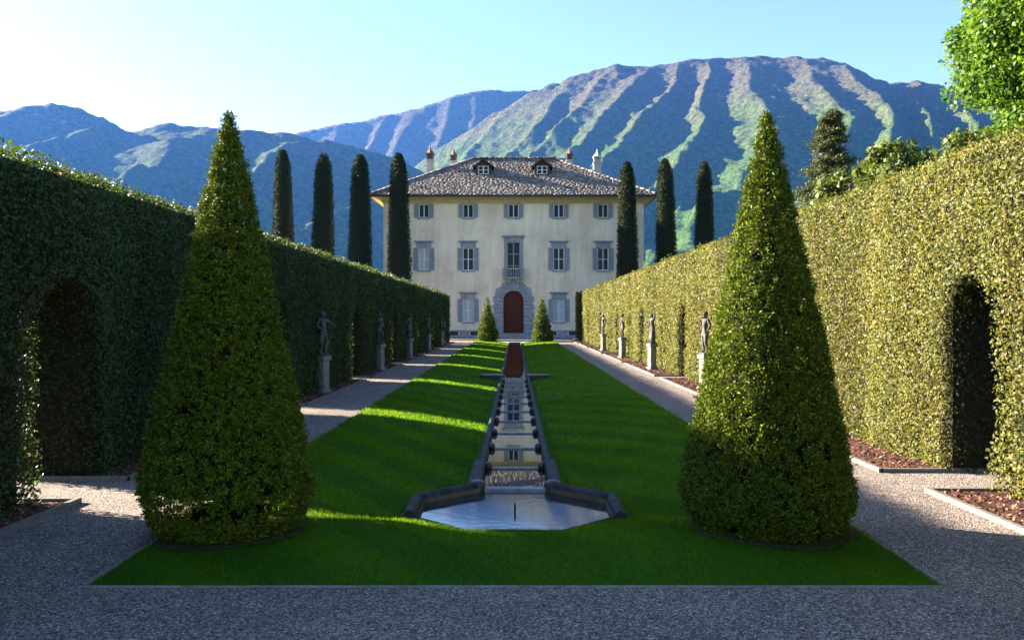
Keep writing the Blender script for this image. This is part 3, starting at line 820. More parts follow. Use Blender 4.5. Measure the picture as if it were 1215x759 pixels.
# ------------------------------------------------------------------ statues on pedestals
def figure_mesh(pose):
    # one vertex per joint, skinned into one continuous body; 1 m tall
    J = dict(pose['J']); E = pose['E']
    names = list(J); idx = {n_: i for i, n_ in enumerate(names)}
    me = bpy.data.meshes.new('figure'); me.from_pydata([J[n_][0] for n_ in names], [(idx[a], idx[b_]) for a, b_ in E], [])
    o = bpy.data.objects.new('figure_tmp', me); COL.objects.link(o)
    sk = o.modifiers.new('skin', 'SKIN'); sk.use_smooth_shade = True
    for i, n_ in enumerate(names):
        v_ = me.skin_vertices[0].data[i]; v_.radius = (J[n_][1], J[n_][1]*J[n_][2] if len(J[n_]) > 2 else J[n_][1]); v_.use_root = (n_ == 'pelvis')
    sb = o.modifiers.new('sub', 'SUBSURF'); sb.levels = 2; sb.render_levels = 2
    dg = bpy.context.evaluated_depsgraph_get(); dg.update()
    nm = bpy.data.meshes.new_from_object(o.evaluated_get(dg))
    bpy.data.objects.remove(o)
    # add a modelled head, hair and drape into the same carved block
    bm = bmesh.new(); bm.from_mesh(nm)
    hx, hy, hz = J['head'][0]
    bmesh.ops.create_uvsphere(bm, u_segments=14, v_segments=10, radius=.062, matrix=Matrix.Translation((hx, hy, hz)) @ Matrix.Diagonal((.84, .98, 1.15, 1)))
    bmesh.ops.create_uvsphere(bm, u_segments=12, v_segments=8, radius=.056, matrix=Matrix.Translation((hx, hy+.018, hz+.022)) @ Matrix.Diagonal((1.02, 1.05, 1.0, 1)))   # hair
    bmesh.ops.create_cone(bm, segments=6, radius1=.012, radius2=.004, depth=.03, matrix=Matrix.Translation((hx, hy-.06, hz-.005)) @ Matrix.Rotation(R(70), 4, 'X'))        # nose
    for f in bm.faces: f.smooth = True
    bm.to_mesh(nm); bm.free()
    return nm
BODY = [('pelvis','waist'),('waist','chest'),('chest','neck'),('neck','head'),('chest','sl'),('sl','el'),('el','hl'),('chest','sr'),('sr','er'),('er','hr'),
        ('pelvis','tl'),('tl','kl'),('kl','al'),('al','fl'),('pelvis','tr'),('tr','kr'),('kr','ar'),('ar','fr')]
def pose(dx, armL, armR):
    return {'E': BODY, 'J': {
        'pelvis': ((dx*.5, 0, .50), .075, .8), 'waist': ((dx*.2, 0, .60), .066, .8), 'chest': ((-dx*.2, -.005, .74), .085, .8), 'neck': ((0, 0, .85), .034), 'head': ((.0, -.01, .915), .05),
        'sl': ((-.115, 0, .785), .042), 'el': (armL[0], .032), 'hl': (armL[1], .024), 'sr': ((.115, 0, .785), .042), 'er': (armR[0], .032), 'hr': (armR[1], .024),
        'tl': ((-.06+dx*.4, 0, .43), .07), 'kl': ((-.07, -.02, .25), .046), 'al': ((-.075, .01, .05), .030), 'fl': ((-.085, -.06, .015), .026),
        'tr': ((.06+dx*.4, 0, .43), .07), 'kr': ((.085, -.05, .26), .046), 'ar': ((.095, .0, .05), .030), 'fr': ((.11, -.07, .015), .026)}}
POSES = [pose(.05, ((-.17, .02, .64), (-.10, -.08, .55)), ((.20, -.06, .70), (.31, -.10, .66))),
         pose(-.05, ((-.20, 0, .68), (-.13, -.05, .80)), ((.17, .02, .64), (.15, -.05, .50))),
         pose(.06, ((-.18, .01, .62), (-.20, -.06, .47)), ((.19, 0, .90), (.10, -.02, 1.0)))]
FIG = [figure_mesh(p_) for p_ in POSES]
def drape_bm():
    bm = bmesh.new(); n = 26; rings = []
    for z, r_ in ((.0, .13), (.12, .125), (.28, .118), (.42, .112), (.54, .10)):
        rings.append([bm.verts.new(((r_+.012*math.sin(7*a+z*9))*math.cos(a), (.8*r_+.012*math.sin(6*a))*math.sin(a), z)) for a in [2*math.pi*i/n for i in range(n)]])
    for a, b_ in zip(rings, rings[1:]):
        for i in range(n): bm.faces.new((a[i], a[(i+1) % n], b_[(i+1) % n], b_[i]))
    bm.faces.new(rings[0][::-1]); bm.faces.new(rings[-1])
    return bm
def statue(x_, y_, scale, k, rz, label, plabel, ph):
    pd = empty('pedestal', (x_, y_, zb(y_)), rz); tag(pd, plabel, 'pedestal', 'stone pedestals along the hedges')
    for nm_, dims in (('plinth', (-.15, .15, -.15, .15, -.05, .10)), ('shaft', (-.11, .11, -.11, .11, .10, ph-.10)), ('cap', (-.145, .145, -.145, .145, ph-.10, ph))):
        one_box(nm_, dims, M['pedestal'], pd, .015)
    st = empty('statue', (x_, y_, zb(y_)+ph), rz); tag(st, label, 'statue', 'stone statues along the hedges')
    st.scale = (scale, scale, scale)
    one_box('base', (-.135, .135, -.12, .12, 0, .04), M['statue'], st, .01)
    o = bpy.data.objects.new('body', FIG[k]); COL.objects.link(o); o.parent = st; o.location = (0, 0, .04)
    if not FIG[k].materials: FIG[k].materials.append(M['statue'])
    if k == 2:
        d = bm_obj('drapery', drape_bm(), M['statue'], st, True); d.location = (0, 0, .04)
ORD = ['nearest', 'second', 'third', 'fourth', 'fifth']
for i in range(5):
    y_ = ARCH_Y[1]+4.06+8.13*i - (.75 if i == 0 else .2)
    k = (0, 1, 2, 1, 0)[i]
    statue(-4.40, y_, 1.0, k, R(62), f'{ORD[i]} weathered stone figure from the viewer along the dark hedge', f'{ORD[i]} pale stone pedestal from the viewer along the dark hedge', .86)
for i in range(4):
    y_ = ARCH_Y[1]+4.06+8.13*i + (.1 if i == 0 else .25)
    k = (1, 2, 0, 1)[i]
    statue(4.54, y_, 1.0, k, R(-70), f'{ORD[i]} weathered stone figure from the viewer along the golden hedge', f'{ORD[i]} pale stone pedestal from the viewer along the golden hedge', .86)
# pale boulder at the foot of the far hedge pier
bm = bmesh.new(); bmesh.ops.create_icosphere(bm, subdivisions=3, radius=.24)
for v_ in bm.verts: v_.co *= 1+.25*float(vnoise(v_.co.x*6+3, v_.co.y*6+v_.co.z*5, 9)); v_.co.z *= .7
o = bm_obj('boulder', bm, M['pedestal'], None, True); o.location = (4.35, 63.7, zb(63.7)+.1)
tag(o, 'small pale boulder on the gravel at the far end of the golden hedge', 'boulder')

# ------------------------------------------------------------------ villa
HY, HX, HZ = 74.0, -.12, zb(74)
villa = empty('villa', (HX, HY, HZ)); tag(villa, 'large cream three storey villa with grey shutters, russet arched door and stone slab roof', 'villa')
HW, HD, WT = 10.78, 16.0, 11.3
PX = .0698
wins = []     # (x, z0, z1, halfwidth, kind)
for x_ in (-7.42, -3.75, 0, 3.75, 7.42):
    wins.append((x_, 9.98, 11.08, .41, 'top'))
for x_ in (-7.42, -3.75, 3.75, 7.42):
    wins.append((x_, 5.62, 7.45, .44, 'mid'))
wins.append((0, 5.05, 7.92, .52, 'balcony'))
for x_ in (-7.42, -3.75, 3.75, 7.42):
    wins.append((x_, 1.36, 3.22, .44, 'low'))
base = [(x_, .22, .55, .38, 'vent') for x_ in (-4.95, -3.2, 3.2, 4.95, -7.42, 7.42)]
door = (0, .40, 3.92, .84, 'door')
openings = wins + base + [door]
xsE = sorted(set([-HW, HW] + [o_[0]-o_[3] for o_ in openings] + [o_[0]+o_[3] for o_ in openings]))
zsE = sorted(set([-.1, WT+.35] + [o_[1] for o_ in openings] + [o_[2] for o_ in openings]))
bm = bmesh.new(); cache = {}
def vt(x, y, z):
    k = (round(x, 4), round(y, 4), round(z, 4))
    if k not in cache: cache[k] = bm.verts.new(k)
    return cache[k]
def is_open(cx, cz): return any(abs(cx-o_[0]) < o_[3] and o_[1] < cz < o_[2] for o_ in openings)
for xa, xb in zip(xsE, xsE[1:]):
    for za, zb_ in zip(zsE, zsE[1:]):
        if not is_open((xa+xb)/2, (za+zb_)/2):
            bm.faces.new((vt(xa, 0, za), vt(xb, 0, za), vt(xb, 0, zb_), vt(xa, 0, zb_)))
RV = .34
for o_ in openings:
    x0, x1, z0, z1 = o_[0]-o_[3], o_[0]+o_[3], o_[1], o_[2]
    for a, b_ in (((x0, z0), (x1, z0)), ((x1, z0), (x1, z1)), ((x1, z1), (x0, z1)), ((x0, z1), (x0, z0))):
        bm.faces.new([bm.verts.new(c) for c in ((a[0], 0, a[1]), (b_[0], 0, b_[1]), (b_[0], RV, b_[1]), (a[0], RV, a[1]))])
for c in ([(-HW, 0, -.1), (-HW, HD, -.1), (-HW, HD, WT+.35), (-HW, 0, WT+.35)], [(HW, 0, -.1), (HW, HD, -.1), (HW, HD, WT+.35), (HW, 0, WT+.35)], [(-HW, HD, -.1), (HW, HD, -.1), (HW, HD, WT+.35), (-HW, HD, WT+.35)],
          [(-HW+.1, RV+.06, -.1), (HW-.1, RV+.06, -.1), (HW-.1, RV+.06, WT+.2), (-HW+.1, RV+.06, WT+.2)]):
    bm.faces.new([bm.verts.new(q) for q in c])
wall = bm_obj('wall', bm, M['plaster'], villa)
# plinth course
cutx = sorted([(o_[0]-o_[3]-.1, o_[0]+o_[3]+.1) for o_ in base] + [(-1.72, 1.72)])
def plinth_run(x0, x1, holes):
    xsP = sorted([x0, x1] + [q for h_ in holes for q in h_]); zsP = [-.1, .2, .56, .66]
    bm = bmesh.new(); kk = {}
    def pv_(x, y, z):
        k = (round(x, 3), y, z)
        if k not in kk: kk[k] = bm.verts.new(k)
        return kk[k]
    solid = lambda i, j: 0 <= i < len(xsP)-1 and 0 <= j < 3 and not (j == 1 and any(a-.01 < (xsP[i]+xsP[i+1])/2 < b_+.01 for a, b_ in holes))
    for i in range(len(xsP)-1):
        for j in range(3):
            if not solid(i, j): continue
            a, b_, c, d = xsP[i], xsP[i+1], zsP[j], zsP[j+1]
            bm.faces.new((pv_(a, -.06, c), pv_(b_, -.06, c), pv_(b_, -.06, d), pv_(a, -.06, d)))
            for ni, nj, e in ((i-1, j, ((a, c), (a, d))), (i+1, j, ((b_, d), (b_, c))), (i, j-1, ((b_, c), (a, c))), (i, j+1, ((a, d), (b_, d)))):
                if not solid(ni, nj):
                    (ex, ez), (fx, fz) = e
                    bm.faces.new((pv_(ex, -.06, ez), pv_(fx, -.06, fz), pv_(fx, -.003, fz), pv_(ex, -.003, ez)))
    return bm_obj('plinth', bm, M['grey_stone'], villa)
hl = [c for c in cutx if c[1]-c[0] < 1.2]
plinth_run(-HW-.05, -1.72, [c for c in hl if c[1] < 0]); plinth_run(1.72, HW+.05, [c for c in hl if c[0] > 0])
for o_ in base:
    one_box('cellar_vent', (o_[0]-o_[3]+.002, o_[0]+o_[3]-.002, .12, .2, o_[1]+.002, o_[2]-.002), M['gutter'], villa)
# windows
def shutter(x0, x1, z0, z1, par, flip):
    bm = bmesh.new()
    box(bm, x0, x1, -.075, -.03, z0, z0+.07); box(bm, x0, x1, -.075, -.03, z1-.07, z1); box(bm, x0, x1, -.075, -.03, (z0+z1)/2-.035, (z0+z1)/2+.035)
    for xa in (x0, x1-.06): box(bm, xa, xa+.06, -.077, -.032, z0+.001, z1-.001)
    z = z0+.09
    while z < z1-.09:
        vs = [bm.verts.new(c) for c in ((x0+.06, -.07, z), (x1-.06, -.07, z), (x1-.06, -.04, z+.05), (x0+.06, -.04, z+.05))]
        bm.faces.new(vs); z += .055
    box(bm, x0+.05, x1-.05, -.042, -.034, z0+.05, z1-.05)
    return bm_obj('shutter', bm, M['shutter'], par)
for (x_, z0, z1, hw_, kind) in wins:
    bm = bmesh.new(); fw = .05
    yF, yB = .14, .20
    box(bm, x_-hw_+.002, x_-hw_+fw, yF, yB, z0+.002, z1-.002); box(bm, x_+hw_-fw, x_+hw_-.002, yF, yB, z0+.002, z1-.002)
    box(bm, x_-hw_+fw, x_+hw_-fw, yF, yB, z0+.002, z0+fw); box(bm, x_-hw_+fw, x_+hw_-fw, yF, yB, z1-fw, z1-.002)
    box(bm, x_-.04, x_+.04, yF-.01, yB-.01, z0+fw, z1-fw)
    if kind != 'top':
        nb = 1 if kind != 'balcony' else 2
        for q in range(1, nb+1):
            zz = z0+(z1-z0)*q/(nb+1)
            for xa, xb in ((x_-hw_+fw, x_-.04), (x_+.04, x_+hw_-fw)): box(bm, xa, xb, yF+.005, yB-.005, zz-.028, zz+.028)
    blind = (kind == 'mid' and x_ < -7) or kind == 'low'
    wo = bm_obj('window', bm, M['white_paint'] if not (kind == 'balcony') else M['shutter'], villa)
    for xa, xb in ((x_-hw_+fw, x_-.04), (x_+.04, x_+hw_-fw)):
        one_box('pane', (xa, xb, .168, .174, z0+fw, z1-fw), M['curtain'] if blind else M['glass'], wo)
    if kind in ('top', 'mid', 'low'):
        sw = .40 if kind == 'top' else .43
        shutter(x_-hw_-sw, x_-hw_-.01, z0-.02, z1+.02, wo, 0); shutter(x_+hw_+.01, x_+hw_+sw, z0-.02, z1+.02, wo, 1)
        bm = bmesh.new(); box(bm, x_-hw_-.12, x_+hw_+.12, -.11, -.001, z0-.13, z0-.025); bm_obj('sill', bm, M['grey_stone'], wo)
    if kind in ('mid', 'low'):
        bm = bmesh.new(); box(bm, x_-hw_-.18, x_+hw_+.18, -.07, -.001, z1+.022, z1+.44)
        box(bm, x_-hw_-.27, x_+hw_+.27, -.16, -.002, z1+.442, z1+.51); box(bm, x_-hw_-.36, x_+hw_+.36, -.24, -.003, z1+.511, z1+.60)
        bm_obj('pediment', bm, M['grey_stone'], wo, bevel=.012)
    if kind == 'top':
        bm = bmesh.new(); box(bm, x_-hw_-.1, x_+hw_+.1, -.05, -.001, z1+.022, z1+.09); bm_obj('lintel', bm, M['grey_stone'], wo)
    if kind == 'balcony':
        bm = bmesh.new()
        box(bm, x_-hw_-.26, x_-hw_-.002, -.09, -.001, z0, z1+.002); box(bm, x_+hw_+.002, x_+hw_+.26, -.09, -.001, z0, z1+.002)
        box(bm, x_-hw_-.26, x_+hw_+.26, -.088, -.002, z1+.004, z1+.38)
        box(bm, x_-hw_-.34, x_+hw_+.34, -.18, -.003, z1+.382, z1+.47); box(bm, x_-hw_-.44, x_+hw_+.44, -.27, -.004, z1+.472, z1+.57)
        bm_obj('surround', bm, M['grey_stone'], wo, bevel=.012)
# balcony
bm = bmesh.new(); box(bm, -.88, .88, -.62, -.10, 4.88, 5.02); bal = bm_obj('balcony', bm, M['grey_stone'], villa, bevel=.015)
bm = bmesh.new(); box(bm, -.90, .90, -.63, -.49, 5.68, 5.78)
for s in (-1, 1): box(bm, s*.80-.09, s*.80+.09, -.62, -.50, 5.02, 5.68); box(bm, s*.80-.06, s*.80+.06, -.489, -.1, 5.682, 5.76)
bm_obj('rail', bm, M['grey_stone'], bal)
for i in range(7):
    bm = bmesh.new(); lathe(bm, [(.045, 0), (.045, .05), (.03, .09), (.058, .24), (.028, .45), (.045, .6), (.045, .66)], -.56+i*.187, -.56, 5.02, 10); bm_obj('baluster', bm, M['grey_stone'], bal, True)
for s in (-1, 1): 
    bm = bmesh.new(); box(bm, s*.6-.07, s*.6+.07, -.45, -.001, 4.62, 4.878); bm_obj('corbel', bm, M['grey_stone'], bal, bevel=.03)
# door
bm = bmesh.new(); n_ = 18
def arch_outline(rw, z0, spring):
    pts = [(-rw, z0)] + [(-rw*math.cos(math.pi*i/n_), spring+rw*math.sin(math.pi*i/n_)) for i in range(n_+1)] + [(rw, z0)]
    return pts
pts = arch_outline(.838, .402, 3.08)
f1 = [bm.verts.new((a, .16, b_)) for a, b_ in pts]; f2 = [bm.verts.new((a, .24, b_)) for a, b_ in pts]
bm.faces.new(f1); bm.faces.new(f2[::-1])
for i in range(len(pts)): bm.faces.new((f1[i], f1[(i+1) % len(pts)], f2[(i+1) % len(pts)], f2[i]))
box(bm, -.012, .012, .15, .158, .41, 3.9)
for s in (-1, 1):
    for za, zb_ in ((.55, 1.45), (1.65, 3.0)):
        xa, xb = sorted((s*.12, s*.70)); box(bm, xa, xb, .135, .158, za, zb_)
do = bm_obj('door', bm, M['door'], villa)
bm = bmesh.new(); bmesh.ops.create_uvsphere(bm, u_segments=10, v_segments=8, radius=.05, matrix=Matrix.Translation((.07, .12, 1.55))); bm_obj('handle', bm, M['bronze'], do, True)
# rusticated surround, block by block
bm = bmesh.new()
nv = 13
for i in range(nv):
    a0, a1 = math.pi*i/nv+.012, math.pi*(i+1)/nv-.012
    ro = 1.62 + (.10 if i % 2 == 0 else 0) + (.08 if i == nv//2 else 0)
    ri = .842; dep = -.10 - (.03 if i % 2 == 0 else 0)
    q = []
    for yy_ in (dep, .16):
        for r_, a in ((ri, a0), (ro, a0), (ro, a1), (ri, a1)): q.append(bm.verts.new((r_*math.cos(a), yy_, 3.08+r_*math.sin(a))))
    for f in ((0,1,2,3),(7,6,5,4),(0,4,5,1),(1,5,6,2),(2,6,7,3),(3,7,4,0)): bm.faces.new([q[k] for k in f])
zz = .40; i = 0
while zz < 3.06:
    z2 = min(zz+.335, 3.075); ro = 1.60 if i % 2 else 1.70
    for s in (-1, 1):
        xa, xb = sorted((s*.842, s*ro)); box(bm, xa, xb, -.10-(.03 if i % 2 == 0 else 0), -.001, zz+.01, z2-.01)
    zz = z2; i += 1
bm_obj('door_surround', bm, M['grey_stone'], villa, bevel=.022)
bm = bmesh.new(); box(bm, -1.9, 1.9, -.75, -.062, -.1, .26); box(bm, -1.72, 1.72, -.45, -.063, .262, .395); box(bm, -2.0, 2.0, -1.05, -.751, -.1, .13)
bm_obj('steps', bm, M['grey_stone'], villa, bevel=.012)
# cornice cove
bm = bmesh.new(); prof = [(0.002, 11.12), (.03, 11.14), (.07, 11.2), (.2, 11.36), (.42, 11.48), (.74, 11.555), (.90, 11.57)]
def ringpts(off, z): return [(-HW-off, -off, z), (HW+off, -off, z), (HW+off, HD+off, z), (-HW-off, HD+off, z)]
rings = [[bm.verts.new(c) for c in ringpts(a, z)] for a, z in prof]
for a, b_ in zip(rings, rings[1:]):
    for i in range(4): bm.faces.new((a[i], a[(i+1) % 4], b_[(i+1) % 4], b_[i]))
bm_obj('cornice', bm, M['ochre'], villa)
# gutter / fascia
bm = bmesh.new(); EO = 1.02
for (o0, o1, z0, z1) in ((.88, EO+.03, 11.572, 11.80),):
    a = [bm.verts.new(c) for c in ringpts(o0, z0)]; b1 = [bm.verts.new(c) for c in ringpts(o1, z0)]; c1 = [bm.verts.new(c) for c in ringpts(o1, z1)]; d1 = [bm.verts.new(c) for c in ringpts(o0, z1)]
    for A, B in ((a, b1), (b1, c1), (c1, d1), (d1, a)):
        for i in range(4): bm.faces.new((A[i], A[(i+1) % 4], B[(i+1) % 4], B[i]))
bm_obj('gutter', bm, M['gutter'], villa)
# roof
EZ, RZ_, RX = 11.78, 16.15, 3.85
RYm = HD/2
ex0, ex1, ey0, ey1 = -HW-EO, HW+EO, -EO, HD+EO
bm = bmesh.new()
corner = [Vector((ex0, ey0, EZ)), Vector((ex1, ey0, EZ)), Vector((ex1, ey1, EZ)), Vector((ex0, ey1, EZ))]
rl, rr_ = Vector((-RX, RYm, RZ_)), Vector((RX, RYm, RZ_))
vv = [bm.verts.new(c - Vector((0, 0, .03))) for c in corner + [rl, rr_]]
for f in ((0, 1, 5, 4), (1, 2, 5), (2, 3, 4, 5), (3, 0, 4), (3, 2, 1, 0)): bm.faces.new([vv[i] for i in f])
roof = bm_obj('roof', bm, M['slate'], villa)
# stone slabs laid in courses
rg = np.random.default_rng(77); SV, SF = [], []
def slabs(a, b_, ta, tb):
    """courses on the face with eave a->b_ and top ta->tb"""
    up_len = ((ta+tb)/2-(a+b_)/2).length; nrm = (b_-a).cross((ta-a)).normalized()
    if nrm.z < 0: nrm = -nrm
    nc = int(up_len/.21)
    along = (b_-a).normalized()
    upd = nrm.cross(along).normalized()
    if upd.z < 0: upd = -upd
    for c in range(nc+1):
        t0 = c/nc
        p0 = a.lerp(ta, min(t0, 1)); p1 = b_.lerp(tb, min(t0, 1)); L_ = (p1-p0).length
        d = 0.0
        while d < L_-.05:
            w_ = min(rg.uniform(.16, .50), L_-d); h_ = rg.uniform(.28, .40)
            o_ = p0 + along*(d+.01) + upd*rg.uniform(-.06, .04)
            if c == 0: o_ = o_ - upd*.05
            th = rg.uniform(.04, .07); tl = rg.normal()*.009; tl2 = rg.normal()*.007
            sk = rg.normal(size=4)*.03
            q = [o_, o_+along*(w_-.025), o_+along*(w_-.025)+upd*h_, o_+upd*h_]
            q = [q[k]+along*sk[k]*.4+upd*sk[(k+1) % 4] for k in range(4)]
            base_i = len(SV)
            hs = (.034+tl, .034-tl+tl2, 0, 0)
            for k in range(4): SV.append(tuple(q[k]+nrm*hs[k]))
            for k in range(4): SV.append(tuple(q[k]+nrm*(hs[k]-th)))
            for f in ((0,1,2,3),(0,4,5,1),(1,5,6,2),(2,6,7,3),(3,7,4,0)): SF.append([base_i+k for k in f])
            d += w_
slabs(corner[0], corner[1], rl, rr_)
slabs(corner[1], corner[2], rr_, rr_); slabs(corner[2], corner[3], rr_, rl); slabs(corner[3], corner[0], rl, rl)
# hip and ridge stones
for A, B in ((corner[0], rl), (corner[1], rr_), (rl, rr_)):
    L_ = (B-A).length; al = (B-A).normalized(); sd_ = al.cross(Vector((0, 0, 1))).normalized(); d = 0
    while d < L_-.1:
        w_ = min(rg.uniform(.4, .7), L_-d); o_ = A+al*d; i0 = len(SV); zz = rg.uniform(.06, .10)
        for dz in (zz, zz-.10):
            for s_, k in ((-.2, 0), (.2, 0), (.2, w_), (-.2, w_)): SV.append(tuple(o_+al*k+sd_*s_+Vector((0, 0, dz-(0 if k else -.02)))))
        for f in ((0,1,2,3),(4,5,1,0),(5,6,2,1),(6,7,3,2),(7,4,0,3)): SF.append([i0+k for k in f])
        d += w_
o = np_mesh('roof_slabs', np.array(SV), np.array(SF), M['slate'], roof)
# chimneys
def roof_z(x, y):
    return min(EZ+(RZ_-EZ)*(y-ey0)/(RYm-ey0), EZ+(RZ_-EZ)*(HW+EO-abs(x))/(HW+EO-RX), EZ+(RZ_-EZ)*(ey1-y)/(ey1-RYm))
for x_, y_, top, wd, red in ((-7.5, 6.2, 17.05, .31, 1), (-5.65, 10.0, 17.55, .27, 1), (5.25, 10.0, 17.65, .26, 1), (7.5, 6.2, 16.75, .32, 0)):
    z0 = roof_z(x_, y_)-.3; zs = top-1.35
    ch = one_box('chimney', (x_-wd, x_+wd, y_-wd, y_+wd, z0, zs), M['chimney'], roof, .01)
    pm = M['terracotta'] if red else M['chimney']
    one_box('collar', (x_-wd-.07, x_+wd+.07, y_-wd-.07, y_+wd+.07, zs+.001, zs+.10), M['chimney'], ch, .01)
    bm = bmesh.new()
    for sx in (-1, 1):
        for sy in (-1, 1): box(bm, x_+sx*wd*.75-.07, x_+sx*wd*.75+.07, y_+sy*wd*.75-.07, y_+sy*wd*.75+.07, zs+.101, zs+.55)
    box(bm, x_-wd*.5, x_+wd*.5, y_-wd*.5, y_+wd*.5, zs+.102, zs+.5)
    box(bm, x_-wd-.05, x_+wd+.05, y_-wd-.05, y_+wd+.05, zs+.551, zs+.66)
    bm_obj('pot', bm, pm, ch)
    bm = bmesh.new(); lathe(bm, [(wd*1.25, 0), (wd*.62, .28), (wd*.34, .34), (wd*.3, .5), (.02, .69)], x_, y_, zs+.661, 4); bm_obj('cap', bm, pm, ch)
# dormers
for x_ in (-2.62, 2.48):
    yF = 3.6; zb0 = roof_z(x_, yF)-.02; wd = .68; ze = zb0+.92; zp = ze+.52
    bm = bmesh.new()
    def yroof(z): return ey0+(z-EZ)/(RZ_-EZ)*(RYm-ey0)+.25
    # front with opening
    box(bm, x_-wd, x_-.46, yF, yF+.12, zb0-.3, ze); box(bm, x_+.46, x_+wd, yF, yF+.12, zb0-.3, ze); box(bm, x_-.46, x_+.46, yF, yF+.12, zb0-.3, zb0+.12); box(bm, x_-.46, x_+.46, yF, yF+.12, ze-.08, ze)
    tri = [bm.verts.new(c) for c in ((x_-wd, yF+.01, ze), (x_+wd, yF+.01, ze), (x_, yF+.01, zp-.04))]; bm.faces.new(tri)
    for s in (-1, 1): bm.faces.new([bm.verts.new(c) for c in ((x_+s*wd, yF+.12, zb0-.3), (x_+s*wd, yF+.12, ze), (x_+s*wd, yroof(ze), ze))])
    dm = bm_obj('dormer', bm, M['dormer_wood'], roof)
    bm = bmesh.new()
    for s in (-1, 1):
        p1 = Vector((x_, yF-.28, zp)); p2 = Vector((x_, yroof(zp), zp)); p3 = Vector((x_+s*(wd+.24), yroof(ze-.16), ze-.16)); p4 = Vector((x_+s*(wd+.24), yF-.28, ze-.16))
        A = [bm.verts.new(p_) for p_ in (p1, p2, p3, p4)]; B = [bm.verts.new(p_+Vector((0, 0, -.09))) for p_ in (p1, p2, p3, p4)]
        bm.faces.new(A); bm.faces.new(B[::-1])
        for i in range(4): bm.faces.new((A[i], A[(i+1) % 4], B[(i+1) % 4], B[i]))
    bm_obj('dormer_roof', bm, M['dormer_wood'], dm)
    bm = bmesh.new(); x0, x1, z0, z1 = x_-.458, x_+.458, zb0+.122, ze-.082
    for xa, xb in ((x0, x0+.07), (x1-.07, x1), (x_-.05, x_+.05)): box(bm, xa, xb, yF+.03, yF+.08, z0, z1)
    for za in (z0, (z0+z1)/2-.025, z1-.06):
        for xa, xb in ((x0+.07, x_-.05), (x_+.05, x1-.07)): box(bm, xa, xb, yF+.032, yF+.078, za, za+.05)
    bm_obj('dormer_window', bm, M['white_paint'], dm)
    one_box('pane', (x0+.07, x1-.07, yF+.055, yF+.06, z0+.04, z1-.04), M['glass'], dm)

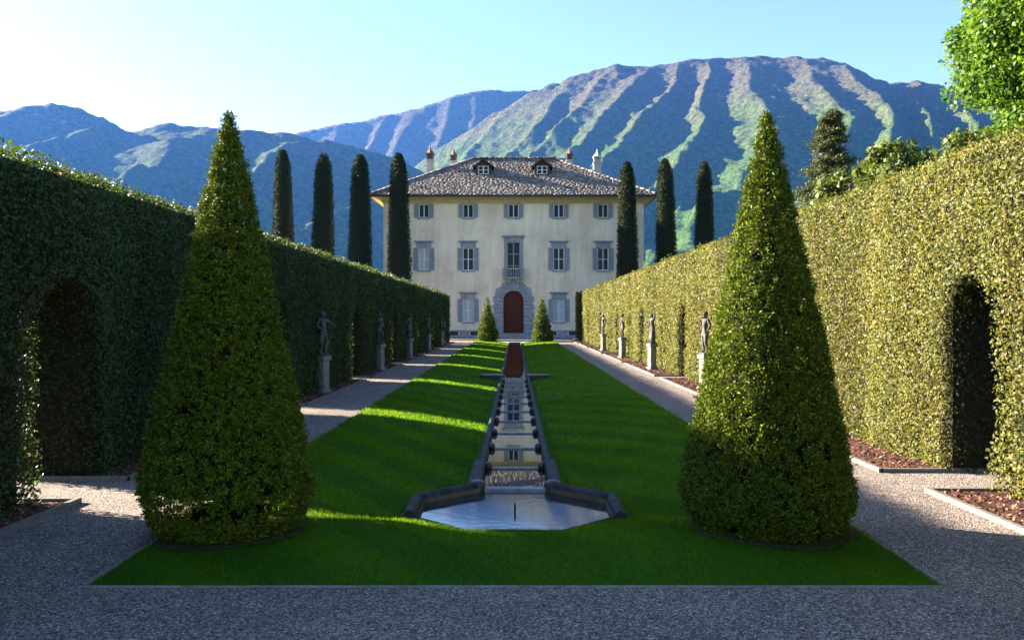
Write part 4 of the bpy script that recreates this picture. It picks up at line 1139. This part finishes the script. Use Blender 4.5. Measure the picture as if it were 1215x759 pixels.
# ------------------------------------------------------------------ mountains
F_ = 1060.0
def crest(pts, dist):
    px = np.array([p_[0] for p_ in pts], float); py = np.array([p_[1] for p_ in pts], float)
    return (px-611)/F_*dist, (366-py)/F_*dist + 1.75
def terrain(name, pts, yc0, yb, xr, step, mat, L_, k, depth, seed, back=900):
    cx, ch = crest(pts, yc0)
    xs = np.arange(xr[0], xr[1], step); ys = np.arange(yb, yc0+back, step)
    X, Y = np.meshgrid(xs, ys)
    t = (Y-yb)/(yc0-yb)
    Hc = np.interp(X, cx, ch)
    # the crest height follows the slanting spurs downhill
    kk = k*(1.25 - .45/(1+np.exp(-(X-700)/220))) if name == 'mountain' else k
    U = X + kk*(yc0-Y)
    Hs = np.interp(U, cx, ch)
    wt = np.clip((1-t)*2.5, 0, 1)
    H0 = Hc*(1-wt) + (.55*Hs+.45*Hc)*wt
    prof = np.where(t < 1, np.clip(t, 0, 1)**(1.2 if name == 'mountain' else .92), 1-(t-1)*1.6)
    h = H0*prof
    if name == 'mountain': h = h + .17*np.clip(X-700, -900, 1500)*np.clip((1-t)*2.2, 0, 1)*np.clip(t*2.5, 0, 1)
    wx = 80*fbm(X/900, Y/900, seed, 3) + 22*fbm(X/260, Y/260, seed+40, 2)
    u = (U + wx*1.6 + 300*vnoise(U/560, Y/5000, seed+50) + 150*vnoise(U/260, Y/1100, seed+51))/L_
    ridge = 1-np.abs(np.sin(np.pi*u))
    uvar = .5+1.0*(vnoise(np.floor(u)*.77, 0*u, seed+3)+.5)
    env = np.clip(1-t, 0, 1)**.45*np.clip(t*3.0, 0, 1)
    big = np.abs(np.sin(np.pi*(U + wx*2 + 200*vnoise(U/800, 0*U, seed+70))/(2.75*L_)))
    h = h - depth*(1-ridge)*env*uvar - .45*depth*big*env
    u2 = (X + .05*(yc0-Y) + wx*2 + 120*vnoise(U/300, Y/400, seed+60))/(L_*.52)      # side spurs that fan out downhill
    h = h - depth*.38*(np.abs(np.sin(np.pi*u2)))*np.clip((1-t)*1.6-.12, 0, 1)*np.clip(t*3, 0, 1)*(.35+1.1*(vnoise(u2*.3, Y/500, seed+9)+.5))
    u3 = (Y + .3*X + wx*1.2)/(L_*.36)
    h = h - depth*.10*np.abs(np.sin(np.pi*u3))*env
    u4 = (U*1.0 + wx*3 + .8*Y)/(L_*.21)
    h = h - depth*.05*np.abs(np.sin(np.pi*u4))*env
    h = h + 44*fbm(X/280, Y/280, seed+21, 5, .58)*np.clip(env*1.2, 0, 1) + 15*fbm(X/60, Y/60, seed+30, 3, .6)
    # keep the skyline where the photograph has it
    over = np.abs(t-1) < .25
    h = np.where(over, h, h)
    h = np.where(t <= 0.0, -30, h) - 2
    V = np.stack([X, Y, h], -1).reshape(-1, 3)
    nx, ny = len(xs), len(ys)
    i = np.arange(ny-1)[:, None]*nx + np.arange(nx-1)[None]
    F = np.stack([i, i+1, i+nx+1, i+nx], -1).reshape(-1, 4)
    o = np_mesh(name, V, F, mat, None, True); tag(o, kind='structure')
    return o
A_ = [(-900, 345), (0, 335), (250, 312), (330, 285), (380, 262), (440, 226), (500, 190), (560, 150), (600, 126), (640, 104), (690, 86), (730, 75), (770, 78), (830, 69), (880, 66), (930, 66), (975, 67), (1000, 73), (1050, 98), (1100, 95), (1130, 104), (1215, 122), (1350, 150), (1700, 240)]
terrain('mountain', A_, 4800, 1900, (-2600, 4300), 11, M['mountain'], 225, .36, 92, 5)
B_ = [(0, 240), (200, 190), (300, 168), (355, 156), (400, 147), (430, 142), (500, 126), (540, 112), (580, 104), (610, 108), (640, 104), (720, 110), (900, 150), (1300, 240)]
terrain('mountain', B_, 6600, 4600, (-4200, 2600), 18, M['mountain'], 260, .2, 95, 15, 600)
C_ = [(-700, 210), (-200, 160), (-60, 140), (0, 131), (30, 124), (60, 122), (90, 126), (120, 138), (150, 155), (165, 153), (185, 146), (205, 145), (260, 151), (350, 158), (420, 172), (480, 192), (540, 225), (600, 265), (680, 310), (900, 345), (1500, 350)]
terrain('hills', C_, 3700, 1700, (-4300, 1500), 12, M['hills'], 420, .1, 130, 25, 700)

# ------------------------------------------------------------------ air
HAZE = True
if HAZE:
    m, nt, nn, L = new_mat('valley_haze')
    pv = N(nt, 'ShaderNodeVolumePrincipled'); pv.inputs['Density'].default_value = 3.0e-5
    pv.inputs['Color'].default_value = (.09, .31, 1.0, 1); pv.inputs['Anisotropy'].default_value = .35
    o_ = N(nt, 'ShaderNodeOutputMaterial'); L.new(pv.outputs[0], o_.inputs['Volume'])
    hz = one_box('haze', (-9500, 9500, -2000, 9500, -36, 1720), m); tag(hz, kind='stuff')
